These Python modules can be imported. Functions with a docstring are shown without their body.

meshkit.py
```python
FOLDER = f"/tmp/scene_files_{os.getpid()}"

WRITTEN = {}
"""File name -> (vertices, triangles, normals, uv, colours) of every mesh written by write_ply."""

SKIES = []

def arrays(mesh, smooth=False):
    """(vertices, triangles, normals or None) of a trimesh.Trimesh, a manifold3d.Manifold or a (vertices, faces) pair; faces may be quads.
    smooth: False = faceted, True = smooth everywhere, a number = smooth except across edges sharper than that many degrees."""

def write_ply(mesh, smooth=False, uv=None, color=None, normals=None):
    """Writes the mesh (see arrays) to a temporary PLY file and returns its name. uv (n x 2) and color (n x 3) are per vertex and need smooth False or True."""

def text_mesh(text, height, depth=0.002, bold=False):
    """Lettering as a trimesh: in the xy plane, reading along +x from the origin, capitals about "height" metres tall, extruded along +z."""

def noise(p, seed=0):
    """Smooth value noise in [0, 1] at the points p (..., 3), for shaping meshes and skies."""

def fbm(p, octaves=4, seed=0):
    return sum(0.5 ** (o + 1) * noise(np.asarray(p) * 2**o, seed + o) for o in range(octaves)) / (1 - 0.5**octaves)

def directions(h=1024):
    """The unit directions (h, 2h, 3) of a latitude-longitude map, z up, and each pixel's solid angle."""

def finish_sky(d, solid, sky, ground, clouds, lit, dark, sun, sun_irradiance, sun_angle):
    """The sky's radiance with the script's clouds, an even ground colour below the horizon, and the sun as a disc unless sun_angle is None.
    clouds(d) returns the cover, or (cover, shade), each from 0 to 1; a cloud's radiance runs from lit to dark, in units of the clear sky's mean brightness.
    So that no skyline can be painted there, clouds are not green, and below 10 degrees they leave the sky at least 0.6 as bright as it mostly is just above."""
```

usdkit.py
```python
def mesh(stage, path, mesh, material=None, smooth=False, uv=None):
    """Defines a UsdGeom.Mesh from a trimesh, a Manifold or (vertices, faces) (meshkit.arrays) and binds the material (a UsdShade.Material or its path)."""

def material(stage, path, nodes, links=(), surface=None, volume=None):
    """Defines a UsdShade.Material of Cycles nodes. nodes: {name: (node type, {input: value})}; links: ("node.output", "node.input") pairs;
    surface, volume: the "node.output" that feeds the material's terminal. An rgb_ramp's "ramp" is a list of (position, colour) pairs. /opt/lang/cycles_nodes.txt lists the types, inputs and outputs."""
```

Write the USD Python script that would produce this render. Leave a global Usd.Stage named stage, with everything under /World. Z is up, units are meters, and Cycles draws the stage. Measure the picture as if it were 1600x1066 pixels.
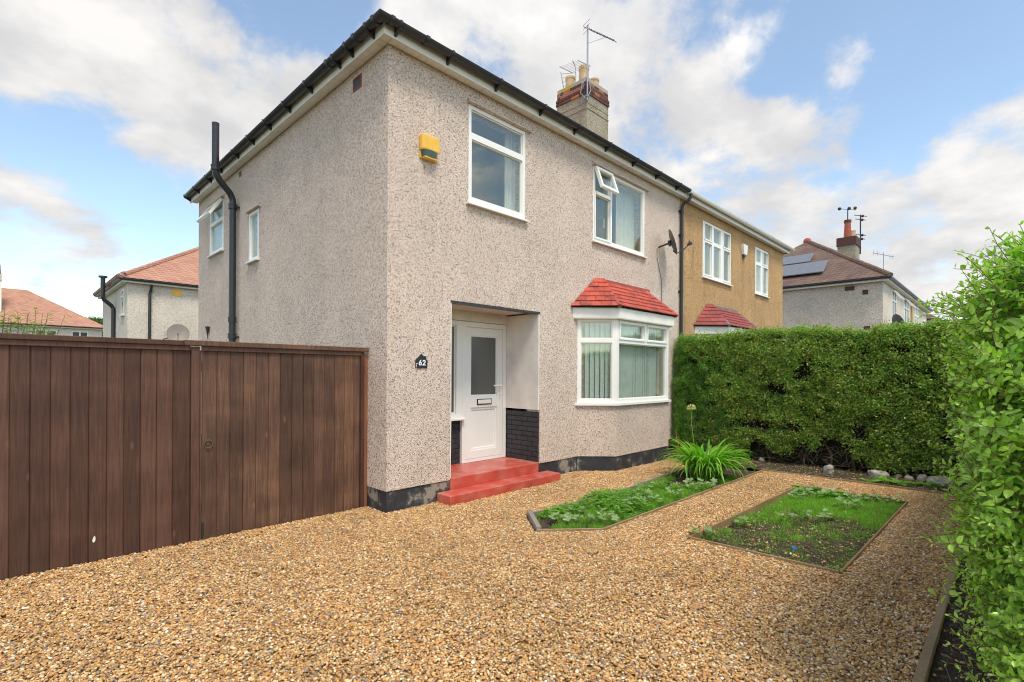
import math, numpy as np, trimesh, shapely, usdkit, meshkit
from shapely.geometry import Polygon, box as sbox, Point
from shapely import affinity
from pxr import Usd, UsdGeom, UsdLux, UsdShade, Gf, Sdf, Vt

EXPO = 1.12
SUN_I, SUN_A = 0.40, 16.0
SKY_S = 0.10
SKY_TINT = (1.30, 1.26, 1.13)
CL_DARK, CL_MID, CL_LIT = (2.75, 2.76, 2.90), (3.45, 3.40, 3.38), (4.65, 4.50, 4.34)
CLOUDS = [(1.289, 0.421, 0.209, 0.22), (1.484, 0.392, 0.140, 0.16), (1.144, 0.423, 0.168, 0.18), (1.317, 0.335, 0.122, 0.1), (1.532, 0.226, 0.102, 0.14), (1.492, 0.491, 0.108, 0.08), (1.230, 0.560, 0.160, -0.24), (1.498, 0.317, 0.087, -0.2), (1.380, 0.294, 0.081, -0.18), (1.007, 0.571, 0.111, 0.12), (1.396, 0.183, 0.150, -0.05), (0.834, 0.556, 0.187, 0.22), (0.535, 0.470, 0.188, 0.2), (0.658, 0.581, 0.145, 0.12), (0.192, 0.464, 0.234, -0.20), (0.335, 0.539, 0.123, -0.1), (0.192, 0.505, 0.091, 0.08), (0.264, 0.304, 0.168, 0.24), (0.071, 0.177, 0.174, 0.22), (0.029, 0.310, 0.086, 0.22), (0.132, 0.281, 0.090, 0.06), (0.334, 0.423, 0.065, 0.12), (0.133, 0.358, 0.072, -0.16), (0.010, 0.461, 0.102, -0.12), (0.910, 0.693, 0.207, 0.05), (0.335, 0.576, 0.073, 0.2), (0.325, 0.525, 0.060, 0.16), (0.192, 0.485, 0.055, 0.14), (0.072, 0.498, 0.075, 0.1), (0.398, 0.462, 0.101, 0.2), (0.284, 0.423, 0.054, 0.12), (0.058, 0.424, 0.084, -0.08), (0.016, 0.230, 0.087, 0.12), (1.533, 0.461, 0.098, 0.12), (1.318, 0.526, 0.049, 0.18), (1.077, 0.579, 0.054, -0.12), ]

stage = Usd.Stage.CreateInMemory()
UsdGeom.SetStageUpAxis(stage, 'Z'); UsdGeom.SetStageMetersPerUnit(stage, 1.0)
world = UsdGeom.Xform.Define(stage, '/World'); stage.SetDefaultPrim(world.GetPrim())
UsdGeom.Scope.Define(stage, '/World/Looks')
PI = math.pi
RNG = np.random.default_rng(62)

# ------------------------------------------------------------------ camera
YAW, ROLL, FPX, HOR = math.radians(44.68), math.radians(0.30), 791.7, 583.0
FWD = np.array([math.cos(YAW), math.sin(YAW), 0.0])
R0 = np.array([math.sin(YAW), -math.cos(YAW), 0.0]); U0 = np.array([0, 0, 1.0])
RIGHT = math.cos(ROLL) * R0 + math.sin(ROLL) * U0
UP = math.cos(ROLL) * U0 - math.sin(ROLL) * R0
CAM = np.array([-3.098, -5.070, 1.6])
cam = UsdGeom.Camera.Define(stage, '/World/camera')
m = Gf.Matrix4d(*RIGHT, 0, *UP, 0, *(-FWD), 0, *CAM, 1)
cam.AddTransformOp().Set(m)
cam.CreateHorizontalApertureAttr(36.0); cam.CreateVerticalApertureAttr(36.0 * 682 / 1024)
cam.CreateFocalLengthAttr(36.0 * FPX / 1600)
cam.CreateVerticalApertureOffsetAttr(36.0 * (HOR - 533.0) / 1600)
cam.CreateClippingRangeAttr((0.05, 5000.0))
cam.CreateExposureAttr(EXPO)

# ------------------------------------------------------------------ sky and sun
SUN = np.array([-0.20, -0.52, 1.0]); SUN = SUN / np.linalg.norm(SUN)
ELEV, ROT = math.asin(SUN[2]), math.atan2(SUN[0], SUN[1])
sun = UsdLux.DistantLight.Define(stage, '/World/sun')
sun.CreateIntensityAttr(SUN_I); sun.CreateAngleAttr(SUN_A); sun.CreateNormalizeAttr(True); sun.CreateColorAttr(Gf.Vec3f(1.0, 0.92, 0.80))
zx = SUN; xx = np.cross([0, 0, 1.0], zx); xx /= np.linalg.norm(xx); yx = np.cross(zx, xx)
sun.AddTransformOp().Set(Gf.Matrix4d(*xx, 0, *yx, 0, *zx, 0, 0, 0, 0, 1))

def sky_material():
    n, l = {}, []
    n['tc'] = ('texture_coordinate', {})
    n['sky'] = ('sky_texture', {'sky_type': 'single_scattering', 'sun_disc': False, 'sun_elevation': ELEV, 'sun_rotation': ROT, 'air_density': 1.0, 'aerosol_density': 0.25, 'ozone_density': 1.5})
    n['sep'] = ('separate_xyz', {}); l.append(('tc.generated', 'sep.vector'))
    n['za'] = ('math', {'math_type': 'maximum', 'value2': 0.0}); l.append(('sep.z', 'za.value1'))
    n['zb'] = ('math', {'math_type': 'add', 'value2': 0.22}); l.append(('za.value', 'zb.value1'))
    for a in 'xy':
        n['p' + a] = ('math', {'math_type': 'divide'}); l += [('sep.' + a, f'p{a}.value1'), ('zb.value', f'p{a}.value2')]
    n['pv'] = ('combine_xyz', {'z': 3.7}); l += [('px.value', 'pv.x'), ('py.value', 'pv.y')]
    n['n1'] = ('noise_texture', {'scale': 2.6, 'detail': 12.0, 'roughness': 0.60, 'distortion': 0.2}); l.append(('pv.vector', 'n1.vector'))
    n['n2'] = ('noise_texture', {'scale': 3.0, 'detail': 6.0, 'roughness': 0.55}); l.append(('pv.vector', 'n2.vector'))
    n['n3'] = ('noise_texture', {'scale': 9.0, 'detail': 8.0, 'roughness': 0.65}); l.append(('tc.generated', 'n3.vector'))
    prev = None
    # soft masses of cloud and gaps of blue by direction (azimuth from +x, elevation, angular radius, amount)
    for i, (az, el, rad, amp) in enumerate(CLOUDS):
        d = (math.cos(el) * math.cos(az), math.cos(el) * math.sin(az), math.sin(el))
        n[f'd{i}'] = ('vector_math', {'math_type': 'dot_product', 'vector2': d}); l.append(('tc.generated', f'd{i}.vector1'))
        n[f'm{i}'] = ('map_range', {'range_type': 'smoothstep', 'from_min': math.cos(rad), 'from_max': 1.0, 'to_min': 0.0, 'to_max': amp * .85, 'clamp': True}); l.append((f'd{i}.value', f'm{i}.value'))
        if prev is None:
            prev = f'm{i}.result'
        else:
            n[f'a{i}'] = ('math', {'math_type': 'add'}); l += [(prev, f'a{i}.value1'), (f'm{i}.result', f'a{i}.value2')]
            prev = f'a{i}.value'
    n['n3s'] = ('math', {'math_type': 'multiply_add', 'value2': 0.46, 'value3': -0.23}); l.append(('n3.fac', 'n3s.value1'))
    n['s1'] = ('math', {'math_type': 'add'}); l += [('n1.fac', 's1.value1'), (prev, 's1.value2')]
    n['s2'] = ('math', {'math_type': 'add'}); l += [('s1.value', 's2.value1'), ('n3s.value', 's2.value2')]
    n['cov'] = ('map_range', {'range_type': 'smoothstep', 'from_min': 0.45, 'from_max': 0.68, 'to_min': 0.07, 'to_max': 0.97, 'clamp': True}); l.append(('s2.value', 'cov.value'))
    n['shr'] = ('rgb_ramp', {'ramp': [(0.30, CL_DARK), (0.50, CL_MID), (0.68, CL_LIT)]})
    n['sh1'] = ('math', {'math_type': 'multiply_add', 'value2': 0.80, 'value3': 0.0}); l += [('n2.fac', 'sh1.value1')]
    n['sh0'] = ('math', {'math_type': 'multiply_add', 'value2': 0.35, 'value3': -0.09}); l += [('s2.value', 'sh0.value1'), ('sh0.value', 'sh1.value3'), ('sh1.value', 'shr.fac')]
    n['tint'] = ('mix', {'mix_type': 'multiply', 'fac': 1.0, 'color2': SKY_TINT}); l.append(('sky.color', 'tint.color1'))
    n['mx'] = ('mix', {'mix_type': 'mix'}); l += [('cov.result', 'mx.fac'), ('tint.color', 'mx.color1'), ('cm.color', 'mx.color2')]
    # clouds brightened towards the hidden sun, out of view, to light the front walls
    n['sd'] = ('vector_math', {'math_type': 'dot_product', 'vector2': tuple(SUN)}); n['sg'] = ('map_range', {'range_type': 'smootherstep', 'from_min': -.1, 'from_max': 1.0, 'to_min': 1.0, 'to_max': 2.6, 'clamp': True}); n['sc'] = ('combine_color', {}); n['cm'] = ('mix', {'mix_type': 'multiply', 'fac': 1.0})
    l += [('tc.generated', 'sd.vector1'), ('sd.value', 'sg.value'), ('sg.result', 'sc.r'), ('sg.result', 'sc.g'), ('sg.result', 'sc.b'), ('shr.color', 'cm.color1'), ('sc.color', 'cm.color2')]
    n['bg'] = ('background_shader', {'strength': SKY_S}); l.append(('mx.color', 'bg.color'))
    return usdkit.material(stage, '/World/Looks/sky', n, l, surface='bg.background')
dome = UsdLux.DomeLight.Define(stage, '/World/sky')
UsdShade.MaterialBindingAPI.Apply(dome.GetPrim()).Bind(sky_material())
dome.GetPrim().SetCustomDataByKey('kind', 'structure')

# ------------------------------------------------------------------ helpers: prims
used = {}
def numbered(parent, name):
    k = (parent, name); c = used.get(k, 0); used[k] = c + 1
    return name if c == 0 else f'{name}_{c:03d}'
ORIGIN = {}
def tag(p, label=None, cat=None, group=None, kind=None):
    p = p.GetPrim() if hasattr(p, 'GetPrim') else p
    for k, v in (('label', label), ('category', cat), ('group', group), ('kind', kind)):
        if v: p.SetCustomDataByKey(k, v)
    return p
def thing(name, label, cat, loc=(0, 0, 0), group=None, kind=None):
    path = '/World/' + numbered('/World', name)
    x = UsdGeom.Xform.Define(stage, path); x.AddTranslateOp().Set(Gf.Vec3d(*map(float, loc)))
    ORIGIN[path] = np.array(loc, float)
    tag(x, label, cat, group, kind)
    return path
def cat_(meshes):
    return meshes[0] if len(meshes) == 1 else trimesh.util.concatenate(meshes)
TONED = {'pebble', 'privet_leaf', 'hedge_leaf', 'hedge_leaf_yellow', 'hedge_leaf_dark', 'grass_blade', 'dry_grass', 'herb_leaf', 'mallow_leaf', 'bush_leaf', 'tree_leaf'}
def tone(prim, mt):
    """a random value for each separate leaf or pebble of a mesh"""
    if mt not in TONED: return prim
    f = np.array(prim.GetFaceVertexIndicesAttr().Get()).reshape(-1, 3); n = len(prim.GetPointsAttr().Get())
    from scipy.sparse import coo_matrix; from scipy.sparse.csgraph import connected_components
    g = coo_matrix((np.ones(len(f) * 2), (np.r_[f[:, 0], f[:, 1]], np.r_[f[:, 1], f[:, 2]])), (n, n)); k, lab = connected_components(g, directed=False)
    val = np.random.default_rng(n * 7 + len(f)).random(k)[lab]
    UsdGeom.PrimvarsAPI(prim).CreatePrimvar('tone', Sdf.ValueTypeNames.FloatArray, 'vertex').Set(Vt.FloatArray.FromNumpy(val.astype(np.float32)))
    return prim
def part(parent, name, mesh, mat, smooth=False, label=None, kind=None):
    """a mesh (given in world coordinates) as one prim under parent"""
    if isinstance(mesh, list): mesh = cat_(mesh)
    path = parent + '/' + numbered(parent, name)
    o = ORIGIN.get(parent, np.zeros(3)); ORIGIN[path] = o
    mesh = mesh.copy(); mesh.apply_translation(-o)
    p = tone(usdkit.mesh(stage, path, mesh, MAT[mat], smooth=smooth), mat)
    tag(p, label, None, None, kind)
    return path
def group_part(parent, name, label=None, kind=None):
    path = parent + '/' + numbered(parent, name)
    tag(UsdGeom.Xform.Define(stage, path), label, None, None, kind); ORIGIN[path] = ORIGIN.get(parent, np.zeros(3))
    return path
def single(name, mesh, mat, label=None, cat=None, smooth=False, group=None, kind=None):
    if isinstance(mesh, list): mesh = cat_(mesh)
    path = '/World/' + numbered('/World', name)
    tag(usdkit.mesh(stage, path, mesh, MAT[mat], smooth=smooth), label, cat, group, kind)
    return path
def copy_of(src, name, loc, rz, label, cat, group, scale=1.0):
    path = '/World/' + numbered('/World', name)
    x = UsdGeom.Xform.Define(stage, path)
    x.GetPrim().GetReferences().AddInternalReference(Sdf.Path(src))
    x.ClearXformOpOrder()
    x.AddTransformOp(opSuffix='place').Set(Gf.Matrix4d(*(np.array([[math.cos(rz) * scale, math.sin(rz) * scale, 0, 0], [-math.sin(rz) * scale, math.cos(rz) * scale, 0, 0], [0, 0, scale, 0], [loc[0], loc[1], loc[2], 1]]).ravel().tolist())))
    x.GetPrim().SetInstanceable(True)
    tag(x, label, cat, group)
    return path
def scatter(path, protos, mats, pos, quat, scale, idx, label=None, cat=None, kind='stuff', smooth=True):
    """a PointInstancer of small pieces; quat as (w, x, y, z)"""
    pi = UsdGeom.PointInstancer.Define(stage, path)
    rel = pi.CreatePrototypesRel()
    for i, (pm, mt) in enumerate(zip(protos, mats)):
        pp = f'{path}/pieces/piece_{i:03d}'
        tone(usdkit.mesh(stage, pp, pm, MAT[mt], smooth=smooth), mt); rel.AddTarget(pp)
    pi.CreatePositionsAttr(Vt.Vec3fArray.FromNumpy(np.asarray(pos, np.float32)))
    q = np.asarray(quat, np.float32)
    pi.CreateOrientationsAttr(Vt.QuathArray([Gf.Quath(float(a), float(b), float(c), float(d)) for a, b, c, d in q]))
    s = np.asarray(scale, np.float32)
    if s.ndim == 1: s = np.repeat(s[:, None], 3, 1)
    pi.CreateScalesAttr(Vt.Vec3fArray.FromNumpy(s))
    pi.CreateProtoIndicesAttr(Vt.IntArray.FromNumpy(np.asarray(idx, np.int32)))
    tag(pi, label, cat, None, kind)
    return path
def qz(a): a = np.asarray(a); z = np.zeros_like(a); return np.stack([np.cos(a / 2), z, z, np.sin(a / 2)], 1)
def qmul(a, b):
    w1, x1, y1, z1 = a.T; w2, x2, y2, z2 = b.T
    return np.stack([w1*w2-x1*x2-y1*y2-z1*z2, w1*x2+x1*w2+y1*z2-z1*y2, w1*y2-x1*z2+y1*w2+z1*x2, w1*z2+x1*y2-y1*x2+z1*w2], 1)
def qfrom_z(d):
    """rotation taking +z to the directions d"""
    d = d / np.linalg.norm(d, axis=1, keepdims=True); w = 1 + d[:, 2]
    q = np.stack([w, -d[:, 1], d[:, 0], np.zeros(len(d))], 1); bad = w < 1e-6; q[bad] = [0, 1, 0, 0]
    return q / np.linalg.norm(q, axis=1, keepdims=True)

# ------------------------------------------------------------------ helpers: shapes
def bx(x0, x1, y0, y1, z0, z1):
    b = trimesh.creation.box([x1 - x0, y1 - y0, z1 - z0]); b.apply_translation([(x0 + x1) / 2, (y0 + y1) / 2, (z0 + z1) / 2]); return b
def rbx(x0, x1, y0, y1, z0, z1, c=0.004):
    """a box with chamfered edges"""
    xs, ys, zs = (x0, x1), (y0, y1), (z0, z1); p = []
    for i in (0, 1):
        for j in (0, 1):
            for k in (0, 1):
                sx, sy, sz = (c, -c)[i], (c, -c)[j], (c, -c)[k]
                p += [(xs[i], ys[j] + sy, zs[k] + sz), (xs[i] + sx, ys[j], zs[k] + sz), (xs[i] + sx, ys[j] + sy, zs[k])]
    return trimesh.convex.convex_hull(np.array(p))
def ext(poly, depth):
    """shapely polygon(s) in (a, b) extruded along c from 0 to depth"""
    gs = [g for g in getattr(poly, 'geoms', [poly]) if g.geom_type == 'Polygon' and g.area > 1e-9]
    return cat_([trimesh.creation.extrude_polygon(g, depth, engine='earcut') for g in gs])
def xf(mesh, ax, ay, az, o):
    """local axes to world; keeps the faces outward"""
    T = np.eye(4); T[:3, 0], T[:3, 1], T[:3, 2], T[:3, 3] = ax, ay, az, o
    mesh = mesh.copy(); det = np.linalg.det(T[:3, :3])
    v = mesh.vertices @ T[:3, :3].T + T[:3, 3]; f = mesh.faces if det > 0 else mesh.faces[:, ::-1]
    return trimesh.Trimesh(v, f, process=False)
def wall_xz(poly, y0, y1):
    return xf(ext(poly, y1 - y0), (1, 0, 0), (0, 0, 1), (0, 1, 0), (0, y0, 0))
def wall_yz(poly, x0, x1):
    return xf(ext(poly, x1 - x0), (0, 1, 0), (0, 0, 1), (1, 0, 0), (x0, 0, 0))
def slab(poly, z0, z1):
    g = ext(poly, z1 - z0); g.apply_translation([0, 0, z0]); return g
def tube(pts, r, sides=8, cap=True):
    p = np.asarray(pts, float); n = len(p); r = np.broadcast_to(r, (n,)).astype(float)
    t = np.gradient(p, axis=0) if n > 2 else np.repeat((p[1:] - p[:1]), 2, 0)
    t /= np.linalg.norm(t, axis=1, keepdims=True) + 1e-12
    up = np.array([0, 0, 1.0]) if abs(t[0, 2]) < .9 else np.array([1.0, 0, 0])
    a = np.cross(t[0], up); a /= np.linalg.norm(a); A = []
    for i in range(n):
        a = a - t[i] * (a @ t[i]); a /= np.linalg.norm(a); A.append(a)
    A = np.array(A); B = np.cross(t, A); ang = np.arange(sides) * 2 * PI / sides
    v = (p[:, None] + r[:, None, None] * (np.cos(ang)[None, :, None] * A[:, None] + np.sin(ang)[None, :, None] * B[:, None])).reshape(-1, 3)
    f = []
    for i in range(n - 1):
        for j in range(sides):
            a0, b0 = i * sides + j, i * sides + (j + 1) % sides; c0, d0 = b0 + sides, a0 + sides
            f += [(a0, b0, c0), (a0, c0, d0)]
    if cap:
        for i, rev in ((0, True), (n - 1, False)):
            base = i * sides
            for j in range(1, sides - 1):
                tri = (base, base + j, base + j + 1); f.append(tri[::-1] if rev else tri)
    return trimesh.Trimesh(v, np.array(f), process=False)
def sweep(path, section, out=1.0):
    """closed (offset, z) section swept along a polyline at one height; the offset runs to the path's right when out = 1"""
    p = np.asarray(path, float); n = len(p); k = len(section); sec = np.asarray(section, float)
    seg = np.diff(p[:, :2], axis=0); seg /= np.linalg.norm(seg, axis=1, keepdims=True)
    nr = np.stack([seg[:, 1], -seg[:, 0]], 1) * out
    V = []
    for i in range(n):
        if i == 0: m_ = nr[0]
        elif i == n - 1: m_ = nr[-1]
        else:
            m_ = nr[i - 1] + nr[i]; m_ = m_ / (m_ @ m_) * 2
        V.append(np.column_stack([p[i, 0] + sec[:, 0] * m_[0], p[i, 1] + sec[:, 0] * m_[1], p[i, 2] + sec[:, 1]]))
    v = np.vstack(V); f = []
    for i in range(n - 1):
        for j in range(k):
            a, b = i * k + j, i * k + (j + 1) % k
            f += [(a, b, b + k), (a, b + k, a + k)]
    capm = trimesh.creation.triangulate_polygon(Polygon(sec), engine='earcut')
    cv, cf = capm
    idx = [int(np.argmin(((sec - q) ** 2).sum(1))) for q in cv]
    for tri in cf:
        t3 = [idx[q] for q in tri]
        f += [tuple(t3[::-1]), tuple(q + (n - 1) * k for q in t3)]
    mesh = trimesh.Trimesh(v, np.array(f), process=False); trimesh.repair.fix_normals(mesh); return mesh
def lathe(profile, at, sides=20):
    g = trimesh.creation.revolve(np.array(profile, float), sections=sides); g.apply_translation(at); return g
def lumpy(mesh, amp, scale, seed=0):
    v = mesh.vertices; n = mesh.vertex_normals
    mesh = mesh.copy(); mesh.vertices = v + n * ((meshkit.fbm(v * scale + seed * 7.3)[:, None] - .5) * amp); return mesh

# ------------------------------------------------------------------ materials
MAT = {}
def mat(name, nodes, links, surface='p.BSDF'):
    MAT[name] = usdkit.material(stage, '/World/Looks/' + name, nodes, links, surface=surface); return name
def plain(name, col, rough=.5, spec=.5, metal=0., var=0.12, vscale=6., bump=0.0, bscale=200., coat=0.):
    col = np.array(col, float)
    n = {'g': ('geometry', {}), 'n': ('noise_texture', {'scale': vscale, 'detail': 5., 'roughness': .6}),
         'r': ('rgb_ramp', {'ramp': [(.3, np.clip(col * (1 - var), 0, 1)), (.7, np.clip(col * (1 + var), 0, 1))]}),
         'p': ('principled_bsdf', {'roughness': rough, 'specular_ior_level': spec, 'metallic': metal, 'coat_weight': coat})}
    l = [('g.position', 'n.vector'), ('n.fac', 'r.fac'), ('r.color', 'p.base_color')]
    if bump:
        n['n2'] = ('noise_texture', {'scale': bscale, 'detail': 3.}); n['b'] = ('bump', {'strength': bump, 'distance': .004})
        l += [('g.position', 'n2.vector'), ('n2.fac', 'b.height'), ('b.normal', 'p.normal')]
    return mat(name, n, l)
def dash(name, stops, flecks, scale=75., tone=(.88, 1.1), streak=0.0):
    """pebbledash: chips of mixed stone bedded in render, with bolder dark flecks and weathering"""
    n = {'g': ('geometry', {}), 'v': ('voronoi_texture', {'scale': scale, 'randomness': 1.}), 's': ('separate_color', {}),
         'r': ('rgb_ramp', {'ramp': stops, 'interpolate': False}),
         'v2': ('voronoi_texture', {'scale': scale * .46, 'randomness': 1.}), 's2': ('separate_color', {}),
         'lt': ('math', {'math_type': 'less_than', 'value2': .265}), 'ld': ('map_range', {'range_type': 'smoothstep', 'from_min': .50, 'from_max': .25, 'to_min': 0., 'to_max': .88, 'clamp': True}), 'fm': ('math', {'math_type': 'multiply'}),
         'fc': ('rgb_ramp', {'ramp': flecks, 'interpolate': False}), 'mf': ('mix', {}),
         'nz': ('noise_texture', {'scale': 1.3, 'detail': 6., 'roughness': .65}), 'tr': ('map_range', {'from_min': .3, 'from_max': .7, 'to_min': tone[0], 'to_max': tone[1]}),
         'tm': ('mix', {'mix_type': 'multiply', 'fac': 1.}), 'tc': ('combine_color', {}),
         'b': ('bump', {'strength': 1., 'distance': .013}), 'p': ('principled_bsdf', {'roughness': .85, 'specular_ior_level': .25})}
    l = [('g.position', 'v.vector'), ('v.color', 's.color'), ('s.r', 'r.fac'), ('g.position', 'v2.vector'), ('v2.color', 's2.color'), ('s2.r', 'lt.value1'), ('v2.distance', 'ld.value'),
         ('lt.value', 'fm.value1'), ('ld.result', 'fm.value2'), ('s2.g', 'fc.fac'), ('fm.value', 'mf.fac'), ('r.color', 'mf.color1'), ('fc.color', 'mf.color2'),
         ('g.position', 'nz.vector'), ('nz.fac', 'tr.value'), ('tr.result', 'tc.r'), ('tr.result', 'tc.g'), ('tr.result', 'tc.b'), ('mf.color', 'tm.color1'), ('tc.color', 'tm.color2'),
         ('v.distance', 'b.height'), ('b.normal', 'p.normal')]
    last = 'tm.color'
    if streak:
        n['mp'] = ('mapping', {'scale': (2.2, 2.2, .35)}); n['ns'] = ('noise_texture', {'scale': 1.6, 'detail': 5., 'roughness': .6})
        n['sr'] = ('map_range', {'from_min': .5, 'from_max': .75, 'to_min': 0., 'to_max': streak, 'clamp': True}); n['sm'] = ('mix', {'color2': (.10, .075, .05)})
        l += [('g.position', 'mp.vector'), ('mp.vector', 'ns.vector'), ('ns.fac', 'sr.value'), ('sr.result', 'sm.fac'), (last, 'sm.color1')]; last = 'sm.color'
    l.append((last, 'p.base_color'))
    return mat(name, n, l)
dash('pebbledash', [(0, (.73, .585, .475)), (.3, (.80, .66, .545)), (.52, (.87, .75, .64)), (.68, (.66, .485, .38)), (.85, (.45, .30, .22)), (.94, (.87, .80, .71))],
     [(0, (.085, .068, .058)), (.4, (.25, .12, .07)), (.7, (.17, .13, .10))], scale=108., tone=(.88, 1.06), streak=.06)
dash('ochre_dash', [(0, (.52, .315, .135)), (.3, (.60, .38, .175)), (.55, (.42, .235, .095)), (.75, (.68, .48, .26)), (.9, (.28, .155, .07))],
     [(0, (.10, .055, .025)), (.5, (.26, .14, .05)), (.8, (.6, .48, .28))], tone=(.86, 1.1), streak=.40)
dash('grey_dash', [(0, (.50, .43, .35)), (.35, (.60, .52, .43)), (.65, (.42, .35, .28)), (.85, (.66, .59, .50))],
     [(0, (.14, .12, .11)), (.5, (.26, .22, .19))], scale=45., tone=(.85, 1.08))
dash('cream_dash', [(0, (.62, .55, .45)), (.4, (.70, .63, .52)), (.8, (.55, .48, .39))], [(0, (.38, .34, .28)), (.5, (.45, .41, .34))], scale=40., tone=(.9, 1.06))
dash('buff_dash', [(0, (.62, .52, .36)), (.4, (.68, .58, .42)), (.8, (.55, .45, .30))], [(0, (.38, .30, .2)), (.5, (.45, .36, .24))], scale=40.)
dash('chimney_render', [(0, (.34, .31, .23)), (.4, (.42, .38, .29)), (.75, (.27, .25, .18))], [(0, (.16, .16, .07)), (.5, (.2, .17, .12))], scale=60., tone=(.7, 1.1), streak=.4)
plain('white_plastic', (.77, .755, .70), .32, .5, var=.03, vscale=3.)
plain('white_paint', (.74, .715, .64), .45, .4, var=.06, vscale=5., bump=.15, bscale=60)
plain('soffit_white', (.78, .75, .68), .4, .4, var=.05)
plain('dirty_plaster', (.70, .655, .585), .8, .2, var=.14, vscale=3., bump=.3, bscale=90)
plain('room_paint', (.50, .50, .47), .9, .1, var=.03)
plain('room_floor', (.22, .19, .16), .9, .1)
plain('black_plastic', (.018, .018, .02), .33, .5, var=.2, vscale=9.)
plain('black_metal', (.02, .02, .022), .4, .5)
plain('grey_metal', (.30, .31, .32), .35, .5, metal=.8)
plain('dish_grey', (.055, .058, .062), .5, .4)
plain('dish_tan', (.19, .155, .125), .5, .4)
plain('yellow_plastic', (.78, .45, .05), .4, .5, var=.08)
plain('alarm_green', (.045, .075, .07), .3, .5)
plain('ivory_plastic', (.75, .73, .66), .4, .5)
plain('letter_white', (.82, .82, .8), .5, .3)
plain('brick_dark', (.085, .040, .032), .8, .3, var=.35, vscale=30., bump=.4, bscale=150)
plain('brick_red', (.125, .050, .036), .8, .3, var=.3, vscale=30., bump=.4, bscale=150)
plain('brick_orange', (.33, .12, .055), .8, .3, var=.2, vscale=30., bump=.4, bscale=150)
plain('brick_lichen', (.42, .34, .03), .9, .2, var=.4, vscale=40., bump=.4, bscale=150)
plain('mortar', (.36, .32, .26), .9, .2, var=.2, vscale=20.)
plain('clay_buff', (.50, .36, .20), .75, .3, var=.18, vscale=9.)
plain('clay_red', (.33, .085, .045), .7, .3, var=.15, vscale=9.)
plain('black_brick', (.030, .030, .033), .5, .4, var=.35, vscale=14., bump=.4, bscale=120)
plain('black_mortar', (.020, .020, .022), .8, .2)
plain('curtain', (.72, .70, .60), .9, .1, var=.05)
plain('slate_solar', (.15, .155, .165), .3, .5, var=.1)
plain('stone_white', (.30, .275, .235), .9, .2, var=.45, vscale=14., bump=.6, bscale=60)
plain('painted_iron', (.10, .06, .04), .5, .4, var=.25, vscale=60.)
plain('blue_plastic', (.02, .10, .30), .4, .5)
plain('stem_brown', (.14, .085, .05), .8, .2, var=.3, vscale=40.)
plain('twig_grey', (.13, .10, .075), .85, .2, var=.3, vscale=40.)
plain('dead_leaf', (.22, .15, .09), .8, .2, var=.4, vscale=60.)
plain('flower_stalk', (.22, .30, .06), .6, .3)
plain('orange_stalk', (.50, .20, .05), .6, .3)
plain('seed_head', (.42, .44, .14), .7, .2)
plain('lead_grey', (.17, .165, .16), .6, .4, var=.2)
plain('roof_felt', (.05, .045, .04), .9, .1)

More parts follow.
